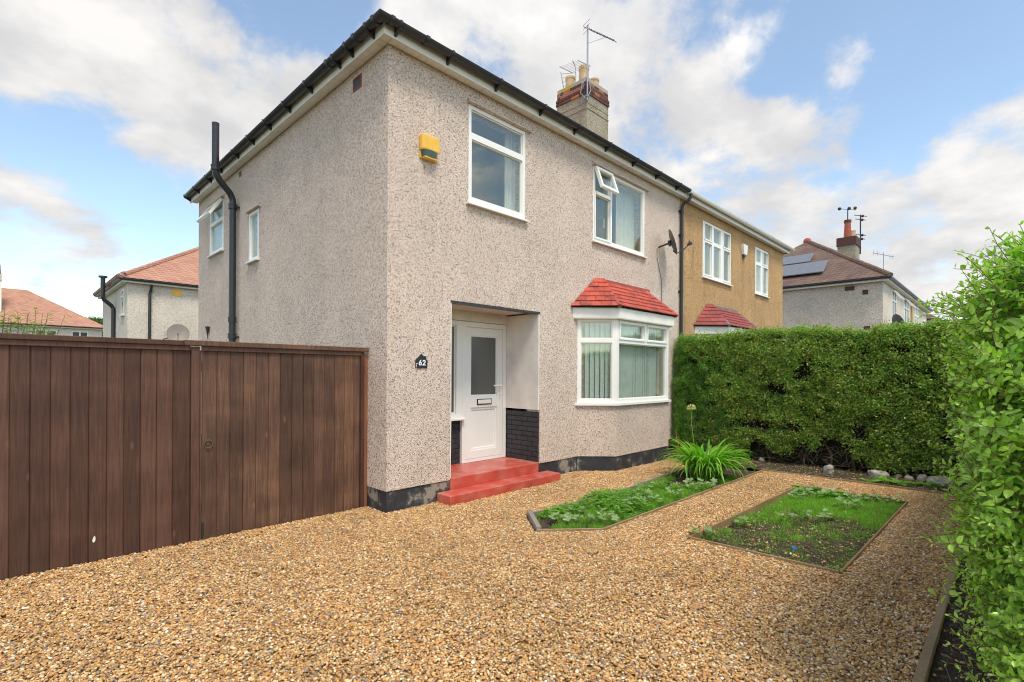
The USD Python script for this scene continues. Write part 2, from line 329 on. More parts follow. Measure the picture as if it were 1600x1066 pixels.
def roof_tiles(name, cols, moss=0.0, mosscol=(.25, .2, .06), sx=.2, sz=.11):
    """rows of small tiles on far roofs: a running-bond pattern in height and along the slope"""
    n = {'g': ('geometry', {}), 's': ('separate_xyz', {}), 'a': ('math', {'math_type': 'add'}), 'c': ('combine_xyz', {}),
         'k': ('brick_texture', {'color1': (0., 0., 0.), 'color2': (1., 1., 1.), 'mortar': (.0, .0, .0), 'scale': 1., 'mortar_size': .006, 'mortar_smooth': .3, 'brick_width': sx, 'row_height': sz}),
         'r': ('rgb_ramp', {'ramp': [(0, cols[0]), (.5, cols[1]), (1, cols[2])]}), 'dk': ('mix', {'mix_type': 'multiply', 'color2': (.45, .42, .4)}),
         'n': ('noise_texture', {'scale': .8, 'detail': 6., 'roughness': .7}), 'mr': ('map_range', {'from_min': .5, 'from_max': .72, 'to_min': 0., 'to_max': moss, 'clamp': True}),
         'mm': ('mix', {'color2': mosscol}), 'iv': ('math', {'math_type': 'subtract', 'value1': 1.}),
         'b': ('bump', {'strength': .8, 'distance': .02}), 'p': ('principled_bsdf', {'roughness': .8, 'specular_ior_level': .25}),
         'rs': ('rgb_to_bw', {})}
    l = [('g.position', 's.vector'), ('s.x', 'a.value1'), ('s.y', 'a.value2'), ('a.value', 'c.x'), ('s.z', 'c.y'), ('c.vector', 'k.vector'), ('k.color', 'rs.color'), ('rs.val', 'r.fac'),
         ('r.color', 'dk.color1'), ('k.fac', 'dk.fac'), ('g.position', 'n.vector'), ('n.fac', 'mr.value'), ('mr.result', 'mm.fac'), ('dk.color', 'mm.color1'), ('mm.color', 'p.base_color'),
         ('k.fac', 'iv.value2'), ('iv.value', 'b.height'), ('b.normal', 'p.normal')]
    mat(name, n, l)
roof_tiles('roof_orange', [(.40, .195, .13), (.47, .245, .165), (.36, .18, .125)], moss=.3, mosscol=(.45, .28, .12))
roof_tiles('roof_purple', [(.135, .082, .066), (.18, .11, .088), (.11, .072, .06)], moss=.7, mosscol=(.21, .165, .09))
roof_tiles('roof_brown', [(.16, .10, .075), (.2, .12, .09), (.12, .08, .06)], moss=.4, mosscol=(.2, .17, .09))

def painted_tile(name, col, worn, amount):
    n = {'g': ('geometry', {}), 'o': ('object_info', {}), 'n': ('noise_texture', {'scale': 5., 'detail': 7., 'roughness': .7}), 'mr': ('map_range', {'from_min': .50, 'from_max': .68, 'to_min': 0., 'to_max': amount, 'clamp': True}),
         'h': ('hsv', {'color': col}), 'vr': ('map_range', {'from_min': 0., 'from_max': 1., 'to_min': .8, 'to_max': 1.15}), 'mx': ('mix', {'color2': worn}),
         'n2': ('noise_texture', {'scale': 120., 'detail': 2.}), 'b': ('bump', {'strength': .25, 'distance': .003}), 'p': ('principled_bsdf', {'roughness': .48, 'specular_ior_level': .45})}
    l = [('g.position', 'n.vector'), ('n.fac', 'mr.value'), ('o.random', 'vr.value'), ('vr.result', 'h.value'), ('h.color', 'mx.color1'), ('mr.result', 'mx.fac'), ('mx.color', 'p.base_color'), ('g.position', 'n2.vector'), ('n2.fac', 'b.height'), ('b.normal', 'p.normal')]
    mat(name, n, l)
painted_tile('red_tile', (.42, .068, .040), (.12, .032, .026), .9)
painted_tile('maroon_tile', (.25, .045, .035), (.12, .04, .035), .5)

def red_step():
    n = {'g': ('geometry', {}), 'n': ('noise_texture', {'scale': 2.2, 'detail': 8., 'roughness': .7}), 's': ('separate_xyz', {}), 'sn': ('separate_xyz', {}),
         'r': ('rgb_ramp', {'ramp': [(.3, (.34, .045, .030)), (.5, (.46, .066, .042)), (.7, (.52, .105, .068))]}),
         'n2': ('noise_texture', {'scale': 4.5, 'detail': 9., 'roughness': .75}), 'mr': ('map_range', {'from_min': .47, 'from_max': .64, 'to_min': 0., 'to_max': .75, 'clamp': True}),
         'up': ('map_range', {'from_min': .3, 'from_max': .9, 'to_min': .45, 'to_max': 1., 'clamp': True}), 'mm': ('math', {'math_type': 'multiply'}), 'mx': ('mix', {'color2': (.40, .24, .19)}),
         'n3': ('noise_texture', {'scale': 80., 'detail': 3.}), 'b': ('bump', {'strength': .3, 'distance': .003}), 'p': ('principled_bsdf', {'roughness': .38, 'specular_ior_level': .5})}
    l = [('g.position', 'n.vector'), ('n.fac', 'r.fac'), ('g.position', 'n2.vector'), ('n2.fac', 'mr.value'), ('g.true_normal', 'sn.vector'), ('sn.z', 'up.value'), ('up.result', 'mm.value1'), ('mr.result', 'mm.value2'), ('mm.value', 'mx.fac'),
         ('r.color', 'mx.color1'), ('mx.color', 'p.base_color'), ('g.position', 'n3.vector'), ('n3.fac', 'b.height'), ('b.normal', 'p.normal')]
    mat('red_step', n, l)
red_step()

def worn_black():
    n = {'g': ('geometry', {}), 'n': ('noise_texture', {'scale': 2.6, 'detail': 9., 'roughness': .72}), 'r': ('rgb_ramp', {'ramp': [(.35, (.018, .018, .02)), (.5, (.035, .036, .04)), (.555, (.085, .085, .085)), (.575, (.26, .22, .165)), (.8, (.30, .25, .19))]}),
         'n3': ('noise_texture', {'scale': 60., 'detail': 4.}), 'b': ('bump', {'strength': .4, 'distance': .006}), 'p': ('principled_bsdf', {'roughness': .55, 'specular_ior_level': .4})}
    l = [('g.position', 'n.vector'), ('n.fac', 'r.fac'), ('r.color', 'p.base_color'), ('g.position', 'n3.vector'), ('n3.fac', 'b.height'), ('b.normal', 'p.normal')]
    mat('worn_black', n, l)
worn_black()

def wood(name, dark, mid, light, grain=1., rough=.6, knots=True):
    """planks: long grain in z, a tone for each plank, knots and soft broad bands of tone"""
    n = {'g': ('geometry', {}), 'o': ('object_info', {}), 'off': ('math', {'math_type': 'multiply', 'value2': 37.}), 'cv': ('combine_xyz', {}), 'ad': ('vector_math', {'math_type': 'add'}),
         'mp': ('mapping', {'scale': (1., 1., .045)}), 'n': ('noise_texture', {'scale': 60., 'detail': 6., 'roughness': .65, 'distortion': .4}),
         'mp2': ('mapping', {'scale': (.55, .55, 1.)}), 'nb': ('noise_texture', {'scale': 3.2, 'detail': 3., 'roughness': .5}),
         'r': ('rgb_ramp', {'ramp': [(.25, dark), (.5, mid), (.78, light)]}), 'ob': ('map_range', {'from_min': 0., 'from_max': 1., 'to_min': -.09, 'to_max': .09}),
         's1': ('math', {'math_type': 'multiply_add', 'value2': .62}), 's2': ('math', {'math_type': 'multiply_add', 'value2': .42, 'value3': -.02}), 's3': ('math', {'math_type': 'add'}),
         'mp3': ('mapping', {'scale': (7., 7., 2.4)}), 'v': ('voronoi_texture', {'scale': 1., 'randomness': 1.}), 'sv': ('separate_color', {}), 'k0': ('math', {'math_type': 'less_than', 'value2': .40}),
         'k1': ('map_range', {'range_type': 'smoothstep', 'from_min': .12, 'from_max': .04, 'to_min': 0., 'to_max': .32, 'clamp': True}), 'k2': ('math', {'math_type': 'multiply'}), 'km': ('mix', {'color2': tuple(np.clip(np.array(light) * 1.5, 0, 1))}),
         'b': ('bump', {'strength': .35, 'distance': .004}), 'p': ('principled_bsdf', {'roughness': rough, 'specular_ior_level': .35})}
    l = [('o.random', 'off.value1'), ('off.value', 'cv.x'), ('off.value', 'cv.z'), ('g.position', 'ad.vector1'), ('cv.vector', 'ad.vector2'), ('ad.vector', 'mp.vector'), ('mp.vector', 'n.vector'), ('g.position', 'mp2.vector'), ('mp2.vector', 'nb.vector'),
         ('n.fac', 's1.value1'), ('nb.fac', 's2.value1'), ('s2.value', 's1.value3'), ('o.random', 'ob.value'), ('s1.value', 's3.value1'), ('ob.result', 's3.value2'), ('s3.value', 'r.fac'),
         ('ad.vector', 'mp3.vector'), ('mp3.vector', 'v.vector'), ('v.color', 'sv.color'), ('sv.r', 'k0.value1'), ('v.distance', 'k1.value'), ('k0.value', 'k2.value1'), ('k1.result', 'k2.value2'), ('k2.value', 'km.fac'),
         ('r.color', 'km.color1'), ('km.color' if knots else 'r.color', 'p.base_color'), ('n.fac', 'b.height'), ('b.normal', 'p.normal')]
    mat(name, n, l)
wood('fence_wood', (.030, .0125, .0075), (.077, .034, .0205), (.15, .074, .044))
wood('gate_wood', (.034, .0165, .010), (.095, .047, .028), (.23, .118, .064))
wood('edge_wood', (.13, .085, .045), (.26, .17, .085), (.42, .29, .15), knots=False)
wood('edge_wood_grey', (.14, .125, .10), (.23, .20, .165), (.33, .30, .25), knots=False)
wood('post_orange', (.15, .05, .025), (.24, .085, .04), (.30, .12, .06), knots=False)

# glass of a window: reflects more at a grazing angle and lets the sun in
MAT['pane'] = usdkit.material(stage, '/World/Looks/pane', {'f': ('layer_weight', {'blend': .5}), 'p': ('math', {'math_type': 'power', 'value2': 4.0}), 'q': ('math', {'math_type': 'multiply_add', 'value2': .70, 'value3': .125, 'use_clamp': True}), 't': ('transparent_bsdf', {'color': (.93, .95, .94)}), 'g': ('glossy_bsdf', {'roughness': .012, 'color': (.86, .89, .78)}), 'm': ('mix_closure', {})},
    [('f.facing', 'p.value1'), ('p.value', 'q.value1'), ('q.value', 'm.fac'), ('t.BSDF', 'm.closure1'), ('g.BSDF', 'm.closure2')], surface='m.closure')
plain('frosted_glass', (.105, .108, .10), .22, .5, var=.06, vscale=2.)
MAT['blind_fabric'] = usdkit.material(stage, '/World/Looks/blind_fabric', {'d': ('diffuse_bsdf', {'color': (.80, .86, .80)}), 't': ('translucent_bsdf', {'color': (.74, .80, .74)}), 'm': ('mix_closure', {'fac': .25})}, [('d.BSDF', 'm.closure1'), ('t.BSDF', 'm.closure2')], surface='m.closure')

def leafmat(name, stops, gloss=.45, trans=.3, tcol=(.35, .55, .06), per='island', spec=.4):
    n = {'g': ('attribute', {'attribute': 'tone'}), 'o': ('object_info', {}), 'a': ('math', {'math_type': 'multiply_add', 'value2': .72}), 'a2': ('math', {'math_type': 'multiply', 'value2': .28}),
         'r': ('rgb_ramp', {'ramp': stops}), 'p': ('principled_bsdf', {'roughness': gloss, 'specular_ior_level': spec}), 't': ('translucent_bsdf', {}), 'tm': ('mix', {'mix_type': 'multiply', 'fac': 1., 'color2': tuple(4.5 * c for c in tcol)}), 'm': ('mix_closure', {'fac': trans})}
    l = [('g.fac', 'a.value1'), ('o.random', 'a2.value1'), ('a2.value', 'a.value3'), ('a.value', 'r.fac'), ('r.color', 'p.base_color'), ('r.color', 'tm.color1'), ('tm.color', 't.color'), ('p.BSDF', 'm.closure1'), ('t.BSDF', 'm.closure2')]
    if per == 'object': l = [x for x in l if x[1] not in ('a.value1', 'a.value3', 'r.fac')] + [('o.random', 'r.fac')]
    MAT[name] = usdkit.material(stage, '/World/Looks/' + name, n, l, surface='m.closure')
leafmat('privet_leaf', [(0, (.12, .21, .032)), (.3, (.20, .32, .048)), (.6, (.28, .42, .068)), (.85, (.38, .53, .095)), (.96, (.31, .31, .12))], gloss=.30)
leafmat('privet_leaf_single', [(0, (.12, .21, .034)), (.35, (.20, .32, .049)), (.7, (.29, .43, .07)), (.95, (.39, .54, .10))], gloss=.28, per='object')
leafmat('hedge_leaf', [(0, (.045, .09, .017)), (.35, (.11, .20, .030)), (.65, (.18, .29, .044)), (.88, (.29, .41, .066)), (1, (.38, .45, .09))], gloss=.33)
leafmat('hedge_leaf_yellow', [(0, (.085, .095, .02)), (.4, (.16, .20, .032)), (.75, (.29, .34, .055)), (1, (.42, .38, .11))], gloss=.33)
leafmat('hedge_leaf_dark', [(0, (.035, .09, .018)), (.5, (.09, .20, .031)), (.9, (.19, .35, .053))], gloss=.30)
leafmat('grass_blade', [(0, (.075, .16, .018)), (.5, (.15, .29, .028)), (.85, (.25, .41, .05)), (1, (.36, .40, .11))], gloss=.5, trans=.4)
leafmat('dry_grass', [(0, (.12, .11, .04)), (.5, (.16, .18, .05)), (1, (.28, .23, .11))], gloss=.6, trans=.3)
leafmat('herb_leaf', [(0, (.08, .18, .022)), (.5, (.15, .31, .032)), (.9, (.26, .44, .055))], gloss=.45, trans=.35)
leafmat('mallow_leaf', [(0, (.12, .20, .075)), (.5, (.19, .28, .11)), (1, (.28, .36, .17))], gloss=.5, trans=.2)
leafmat('strap_leaf', [(0, (.085, .20, .018)), (.45, (.14, .32, .028)), (.8, (.23, .43, .05)), (1, (.33, .42, .08))], gloss=.34, trans=.28, per='object')
leafmat('bush_leaf', [(0, (.10, .16, .03)), (.5, (.20, .26, .05)), (.8, (.28, .24, .06)), (1, (.30, .14, .06))], gloss=.4)
leafmat('tree_leaf', [(0, (.04, .07, .02)), (.6, (.08, .12, .03)), (1, (.13, .17, .05))], gloss=.5)
plain('hedge_core', (.030, .026, .016), .95, .05, var=.5, vscale=25.)  # near-black colour stands for the shade deep inside the hedges

def pebble_mat():
    n = {'g': ('geometry', {}), 'i': ('attribute', {'attribute': 'tone'}), 'o': ('object_info', {}), 'a': ('math', {'math_type': 'add'}), 'f': ('math', {'math_type': 'fraction'}),
         'r': ('rgb_ramp', {'interpolate': False, 'ramp': [(0, (0.548, 0.302, 0.104)), (.14, (0.651, 0.396, 0.146)), (.26, (0.527, 0.240, 0.070)), (.37, (0.692, 0.490, 0.245)), (.48, (0.444, 0.256, 0.110)), (.58, (0.610, 0.360, 0.125)), (.67, (0.310, 0.163, 0.078)), (.76, (0.744, 0.593, 0.371)), (.85, (0.310, 0.261, 0.204)), (.90, (0.548, 0.323, 0.136)), (.955, (0.237, 0.194, 0.157)), (.985, (0.837, 0.749, 0.590))]}),
         'n': ('noise_texture', {'scale': 130., 'detail': 4.}), 'nr': ('map_range', {'from_min': .3, 'from_max': .7, 'to_min': .72, 'to_max': 1.12}), 'c': ('combine_color', {}), 'm': ('mix', {'mix_type': 'multiply', 'fac': 1.}),
         'nl': ('noise_texture', {'scale': .9, 'detail': 4., 'roughness': .6}), 'nlr': ('map_range', {'from_min': .35, 'from_max': .65, 'to_min': .86, 'to_max': 1.04, 'clamp': True}), 'cl': ('combine_color', {}), 'ml': ('mix', {'mix_type': 'multiply', 'fac': 1.}),
         'p': ('principled_bsdf', {'roughness': .62, 'specular_ior_level': .35})}
    l = [('i.fac', 'a.value1'), ('o.random', 'a.value2'), ('a.value', 'f.value1'), ('f.value', 'r.fac'), ('g.position', 'n.vector'), ('n.fac', 'nr.value'), ('nr.result', 'c.r'), ('nr.result', 'c.g'), ('nr.result', 'c.b'),
         ('r.color', 'm.color1'), ('c.color', 'm.color2'), ('g.position', 'nl.vector'), ('nl.fac', 'nlr.value'), ('nlr.result', 'cl.r'), ('nlr.result', 'cl.g'), ('nlr.result', 'cl.b'), ('m.color', 'ml.color1'), ('cl.color', 'ml.color2'), ('ml.color', 'p.base_color')]
    mat('pebble', n, l)
pebble_mat()
plain('gravel_bed', (.30, .18, .07), .95, .1, var=.4, vscale=60., bump=.6, bscale=90)
def soilmat():
    n = {'g': ('geometry', {}), 'n': ('noise_texture', {'scale': 14., 'detail': 9., 'roughness': .75}), 'r': ('rgb_ramp', {'ramp': [(.28, (.026, .019, .014)), (.5, (.062, .045, .032)), (.64, (.115, .085, .060)), (.76, (.26, .20, .15))]}),
         'v': ('voronoi_texture', {'scale': 42.}), 'b': ('bump', {'strength': 1., 'distance': .013}), 'b2': ('bump', {'strength': .7, 'distance': .012}), 'p': ('principled_bsdf', {'roughness': .95, 'specular_ior_level': .12})}
    l = [('g.position', 'n.vector'), ('n.fac', 'r.fac'), ('r.color', 'p.base_color'), ('g.position', 'v.vector'), ('n.fac', 'b.height'), ('v.distance', 'b2.height'), ('b.normal', 'b2.normal'), ('b2.normal', 'p.normal')]
    mat('soil', n, l)
soilmat()
plain('ground_mix', (.07, .075, .045), .95, .1, var=.4, vscale=.6)
plain('tarmac', (.055, .055, .058), .9, .2, var=.15, vscale=3., bump=.4, bscale=120)
plain('paving', (.27, .26, .24), .9, .2, var=.12, vscale=2., bump=.3, bscale=90)
# ------------------------------------------------------------------ the ground
single('ground', bx(-260, 320, -260, 320, -.6, -.24), 'ground_mix', kind='structure')
single('pavement', bx(-60, 80, -9.1, -7.15, -.239, -.02), 'paving', kind='structure')
single('road', bx(-60, 80, -17, -9.1, -.239, -.13), 'tarmac', kind='structure')

# ------------------------------------------------------------------ outlines on the ground
W, DEP, NX = 7.10, 7.80, 13.90          # party line, depth, end of the neighbour
SOF = 5.35                              # soffit height
BAY = [(3.54, 0), (4.00, -.46), (5.76, -.46), (6.22, 0)]
bed1 = Polygon([(1.105, -1.169), (.737, -1.637), (1.257, -2.095), (5.81, -2.125), (5.81, -1.15), (3.99, -1.18), (3.13, -1.26), (1.63, -1.22)])
bed2 = Polygon([(1.63, -2.84), (4.84, -2.90), (4.93, -4.12), (1.67, -4.08)])
STEP1 = (.715, 2.80, -.27)              # lower step: x0, x1, front y
drive = sbox(-6.5, -7.14, 5.83, .40)
drive = drive.difference(sbox(0, -.0, 20, 3)).difference(Polygon(BAY)).difference(bed1.buffer(.022)).difference(bed2.buffer(.022))
drive = drive.difference(sbox(STEP1[0], STEP1[2], STEP1[1], .1)).difference(sbox(-1.2, -7.2, 9, -4.72)).union(sbox(-6.5, -7.14, -1.2, -4.7))
base = sbox(-6.5, -7.14, 5.83, .6).difference(bed1.buffer(.02, join_style=2)).difference(bed2.buffer(.02, join_style=2)).difference(sbox(-1.2, -7.2, 9, -4.74))
single('gravel_bed', slab(base, -.236, -.012), 'gravel_bed', kind='structure')
single('back_garden', bx(-6.5, 30, .6, 12, -.238, -.015), 'ground_mix', kind='structure')

def soil_sheet(poly, z, amp, step=.035, seed=0, edge=0.02):
    x0, y0, x1, y1 = poly.bounds
    xs, ys = np.arange(x0, x1 + step, step), np.arange(y0, y1 + step, step)
    X, Y = np.meshgrid(xs, ys); P = np.column_stack([X.ravel(), Y.ravel(), np.zeros(X.size)])
    h = meshkit.fbm(P * 5.0 + seed, 5, seed) - .5 + .5 * (meshkit.fbm(P * 22 + seed, 2, seed + 3) - .5)
    P[:, 2] = z + h * amp * 2
    inside = shapely.contains_xy(poly.buffer(edge), P[:, 0], P[:, 1]).reshape(X.shape)
    f = []; nx = len(xs)
    ok = inside[:-1, :-1] & inside[1:, :-1] & inside[:-1, 1:] & inside[1:, 1:]
    jj, ii = np.nonzero(ok); a = jj * nx + ii
    f = np.vstack([np.column_stack([a, a + 1, a + nx + 1]), np.column_stack([a, a + nx + 1, a + nx])])
    t = trimesh.Trimesh(P, f, process=False); t.remove_unreferenced_vertices(); return t
single('soil', soil_sheet(bed1, -.035, .022, seed=1, edge=.015), 'soil', smooth=True, kind='structure')
single('soil', soil_sheet(bed2, -.055, .030, seed=2, edge=.015), 'soil', smooth=True, kind='structure')
single('soil', soil_sheet(sbox(5.86, -5.9, 8.4, -.02), .0, .035, step=.05, seed=3), 'soil', smooth=True, kind='structure')
single('soil', soil_sheet(sbox(-1.2, -6.4, 5.86, -4.757), -.015, .030, seed=4), 'soil', smooth=True, kind='structure')

def plank(a, b, w, z0, z1, c=.003):
    """a board on edge between two plan points, its width to the left of a-b"""
    a, b = np.array(a, float), np.array(b, float); L = np.linalg.norm(b - a); d = (b - a) / L
    return xf(rbx(0, L, 0, w, z0, z1, c), (*d, 0), (-d[1], d[0], 0), (0, 0, 1), (*a, 0))
t = thing('bed_edging', 'low timber board edging around the grassy bed below the bay window', 'garden edging', (1.2, -2, 0))
P1 = list(bed1.exterior.coords)[:-1]
for a, b, mt, z1, w in ((P1[0], P1[1], 'edge_wood_grey', .045, .05), (P1[1], P1[2], 'edge_wood', .014, .017), (P1[2], (3.2, -2.108), 'edge_wood', .014, .017), ((3.204, -2.108), P1[3], 'edge_wood', .016, .017), (P1[7], P1[0], 'edge_wood_grey', .02, .024), (P1[6], P1[7], 'edge_wood_grey', .02, .024), (P1[5], P1[6], 'edge_wood_grey', .02, .024), (P1[4], P1[5], 'edge_wood_grey', .02, .024)):
    d = np.array(b) - np.array(a); d /= np.linalg.norm(d); n_ = np.array([d[1], -d[0]])
    part(t, 'board', plank(np.array(a) + d * .003, np.array(b) - d * .003, w, -.13, z1), mt)
t = thing('bed_edging', 'low timber frame around the oblong patchy bed in the middle of the gravel', 'garden edging', (3.2, -3.5, 0))
P2 = list(bed2.exterior.coords)[:-1]
for i, (a, b) in enumerate(zip(P2, P2[1:] + P2[:1])):
    d = np.array(b) - np.array(a); d /= np.linalg.norm(d)
    part(t, 'board', plank(np.array(a) - d * .0, np.array(b) - d * .004, .018, -.15, .018 + .004 * (i % 2)), 'edge_wood')
t = thing('border_board', 'timber board edging the bare soil in front of the far hedge', 'garden edging', (5.85, -3.4, 0))
part(t, 'board', plank((5.84, -4.70), (5.83, -3.3), .028, -.15, .032), 'edge_wood'); part(t, 'board', plank((5.83, -3.296), (5.82, -2.12), .028, -.15, .028), 'edge_wood')
t = thing('border_board', 'long timber board between gravel drive and soil under the near hedge', 'garden edging', (2, -4.73, 0))
part(t, 'board', plank((-1.2, -4.755), (.985, -4.755), .045, -.15, .045), 'edge_wood'); part(t, 'board', plank((.99, -4.752), (3.4, -4.757), .040, -.15, .036), 'edge_wood'); part(t, 'board', plank((3.404, -4.757), (5.83, -4.755), .040, -.15, .036), 'edge_wood')

# ------------------------------------------------------------------ the pebbledashed house
house = thing('corner_house', 'pale pink pebbledashed semi-detached house with recessed porch and red-roofed bay', 'house', (3.5, 3.9, 0))
def rect(x0, x1, z0, z1): return sbox(x0, z0, x1, z1)
W1 = (1.20, 2.275, 3.83, 5.11); W2 = (3.96, 5.64, 3.855, 5.12); PORCH = (.92, 2.63, -.1, 2.52); BAYO = (3.85, 5.92, 1.13, 2.50)
SW1 = (4.08, 4.555, 3.53, 4.385); SW2 = (6.02, 6.93, 4.01, 5.02)
fw = rect(0, W, .24, SOF - .004)
for o in (W1, W2, PORCH, BAYO): fw = fw.difference(rect(*o))
part(house, 'wall', wall_xz(fw, 0, .27), 'pebbledash')
sw = rect(.272, DEP, .24, SOF - .004).difference(rect(*SW1)).difference(rect(*SW2))
part(house, 'wall', wall_yz(sw, 0, .27), 'pebbledash')
part(house, 'wall', bx(.272, W, DEP - .27, DEP - .001, .24, SOF - .005), 'pebbledash')
for x0, x1 in ((.012, .92), (2.63, 3.55), (6.2, W)): part(house, 'plinth', bx(x0, x1, .012, .25, -.23, .238), 'worn_black')
part(house, 'plinth', bx(.012, .25, .252, DEP, -.23, .238), 'worn_black')
part(house, 'inner_wall', [bx(.30, W - .02, 3.7, 3.8, .26, 5.30), bx(.30, 3.3, 2.0, 2.06, .2, 2.60), bx(W - .02, W - .001, .28, DEP - .3, .1, 5.3), bx(3.2, 3.28, .9, 3.69, .2, 5.3)], 'room_paint')
part(house, 'inner_floor', [bx(.30, W - .03, .90, DEP - .3, .14, .19), bx(2.7, W - .03, .28, .898, .14, .19)], 'room_floor')
part(house, 'inner_ceiling', [bx(.30, W - .03, .30, DEP - .3, 5.31, 5.345), bx(.30, 3.19, .93, DEP - .3, 2.64, 2.76), bx(3.29, W - .03, .30, DEP - .3, 2.64, 2.76)], 'room_paint')

# porch recess
part(house, 'porch_lining', bx(.92, .945, .012, .72, .26, 2.50), 'dirty_plaster'); part(house, 'porch_lining', bx(2.605, 2.63, .012, .72, 1.045, 2.50), 'dirty_plaster', label='stained off-white plaster side of the porch')
part(house, 'porch_ceiling', [bx(.92, 2.63, .03, .9, 2.522, 2.60)], 'dirty_plaster')
part(house, 'lintel', bx(.915, 2.635, .004, .10, 2.492, 2.521), 'black_plastic')
part(house, 'porch_head', bx(.945, 2.605, .70, .84, 2.37, 2.52), 'dirty_plaster')
def bricks(parent, along, o, length, z0, rows, depth, mats, inward, bl=.215, bh=.065, j=.010, mort='black_mortar', jit=.002, rng=np.random.default_rng(5), seatz=None):
    """running bond in front of a mortar backing; along and inward are plan directions"""
    ax, ay = np.array([*along, 0.0]), np.array([*inward, 0.0]); o = np.array(o, float)
    for r in range(rows):
        x = -(bl + j) / 2 if r % 2 else 0.0
        while x < length - .02:
            a, b = max(x, 0) , min(x + bl, length)
            if b - a > .03:
                z = z0 + r * (bh + j); e = rng.uniform(-jit, jit)
                part(parent, 'brick', xf(rbx(a, b, e, depth + .004, z, z + bh, .003), ax, ay, (0, 0, 1), o), mats[rng.integers(len(mats))])
            x += bl + j
    part(parent, 'mortar', xf(bx(.001, length - .001, .005, depth, z0 - .01, z0 + rows * (bh + j)), ax, ay, (0, 0, 1), o), mort)
pb = group_part(house, 'painted_brickwork', label='black painted bricks lining the foot of the porch')
bricks(pb, (0, 1), (2.606, .016, 0), .69, .262, 10, .022, ['black_brick'], (1, 0))
bricks(pb, (1, 0), (.947, .745, 0), .75, .262, 9, .05, ['black_brick'], (0, 1))
part(house, 'step', rbx(.935, 2.618, .003, .80, .0, .258, .008), 'red_step', label='upper red step at the door')
part(house, 'step', rbx(STEP1[0], STEP1[1], STEP1[2], .0, -.15, .112, .008), 'red_step', label='lower red step standing on the gravel')

# ---- windows in local axes: a to the right as seen from outside, b up, c outward
def place(mesh, ax, out, o): return xf(mesh, ax, (0, 0, 1), out, o)
def window(parent, name, ax, out, o, w, h, panes, fr=.06, depth=.065, sill=True, sashes=(), label=None, lintel=True, sill_over=.04, frame_mat='white_plastic', glass='pane', sill_z=.032, sill_out=.055, flat=False):
    """panes: (a0, a1, b0, b1) clear openings of the frame; sashes: indices with a proud opening frame"""
    ax, out, o = np.array(ax, float), np.array(out, float), np.array(o, float)
    full = sbox(0, 0, w, h); body = full
    for (a0, a1, b0, b1) in panes: body = body.difference(sbox(a0, b0, a1, b1))
    fm = ext(body, depth)
    beads = []
    for k, (a0, a1, b0, b1) in enumerate(panes):
        ring = sbox(a0 + .0005, b0 + .0005, a1 - .0005, b1 - .0005).difference(sbox(a0 + .016, b0 + .016, a1 - .016, b1 - .016))
        r_ = ext(ring, depth - .024); r_.apply_translation([0, 0, .004]); beads.append(r_)
        if k in sashes:
            ring = sbox(a0 - .028, b0 - .028, a1 + .028, b1 + .028).difference(sbox(a0 + .001, b0 + .001, a1 - .001, b1 - .001))
            r_ = ext(ring, .014); r_.apply_translation([0, 0, depth + .001]); beads.append(r_)
    f = part(parent, name, place(cat_([fm] + beads), ax, out, o), frame_mat, label=label)
    for k, (a0, a1, b0, b1) in enumerate(panes):
        g = ext(sbox(a0 + .008, b0 + .008, a1 - .008, b1 - .008), .018); g.apply_translation([0, 0, .014])
        part(parent if flat else f, 'pane', place(g, ax, out, o), glass)
    if sill:
        s = trimesh.convex.convex_hull(np.array([(a, b, c) for a in (-sill_over, w + sill_over) for b, c in ((-sill_z, .02), (-sill_z, depth + sill_out), (-.012, depth + sill_out), (-.001, depth - .01), (-.001, .02))]))
        part(f, 'sill', place(s, ax, out, o), frame_mat)
    if lintel:
        zt = h + .045
        s = trimesh.convex.convex_hull(np.array([(a, b, c) for a in (-.03, w + .10) for b, c in ((h + .006, depth - .02), (h + .016, depth + .055), (h + .022, depth + .055), (zt + .03, depth + .004), (zt + .03, depth - .02))]))
        part(f, 'drip_moulding', place(s, ax, out, o), 'pebbledash' if frame_mat != 'far' else 'white_paint')
    return f
FX, FO = (1, 0, 0), (0, -1, 0)          # street front
SXA, SO = (0, -1, 0), (-1, 0, 0)        # side wall
# upper front windows
w, h = W1[1] - W1[0], W1[3] - W1[2]
window(house, 'window', FX, FO, (W1[0], .06, W1[2]), w, h, [(.055, w - .055, .075, .845), (.045, w - .045, .925, h - .045)], depth=.062, label='upper window over the porch')
w, h = W2[1] - W2[0], W2[3] - W2[2]
wf = window(house, 'window', FX, FO, (W2[0], .06, W2[2]), w, h, [(.06, .50, .075, .80), (.57, w - .05, .06, h - .045), (.06, .50, .86, h - .05)], sashes=(0,), depth=.062, label='upper window with its small top light open')
def sash(parent, wdt, hgt, hinge, ax, out, ang, th=.05, fr=.05):
    """a top-hung light swung open about its top edge"""
    ring = sbox(0, -hgt, wdt, 0).difference(sbox(fr, -hgt + fr, wdt - fr, -fr)); g = ext(ring, th)
    gl = ext(sbox(fr - .006, -hgt + fr - .006, wdt - fr + .006, -fr + .006), .018); gl.apply_translation([0, 0, .015])
    T = trimesh.transformations.rotation_matrix(-ang, [1, 0, 0])
    for q in (g, gl): q.apply_transform(T)
    s = part(parent, 'opening_sash', place(g, ax, out, hinge), 'white_plastic')
    return s, place(gl, ax, out, hinge)
s_, g_ = sash(house, .50, .40, (W2[0] + .02, -.005, W2[3] - .02), FX, FO, math.radians(19))
part(s_, 'pane', g_, 'pane')
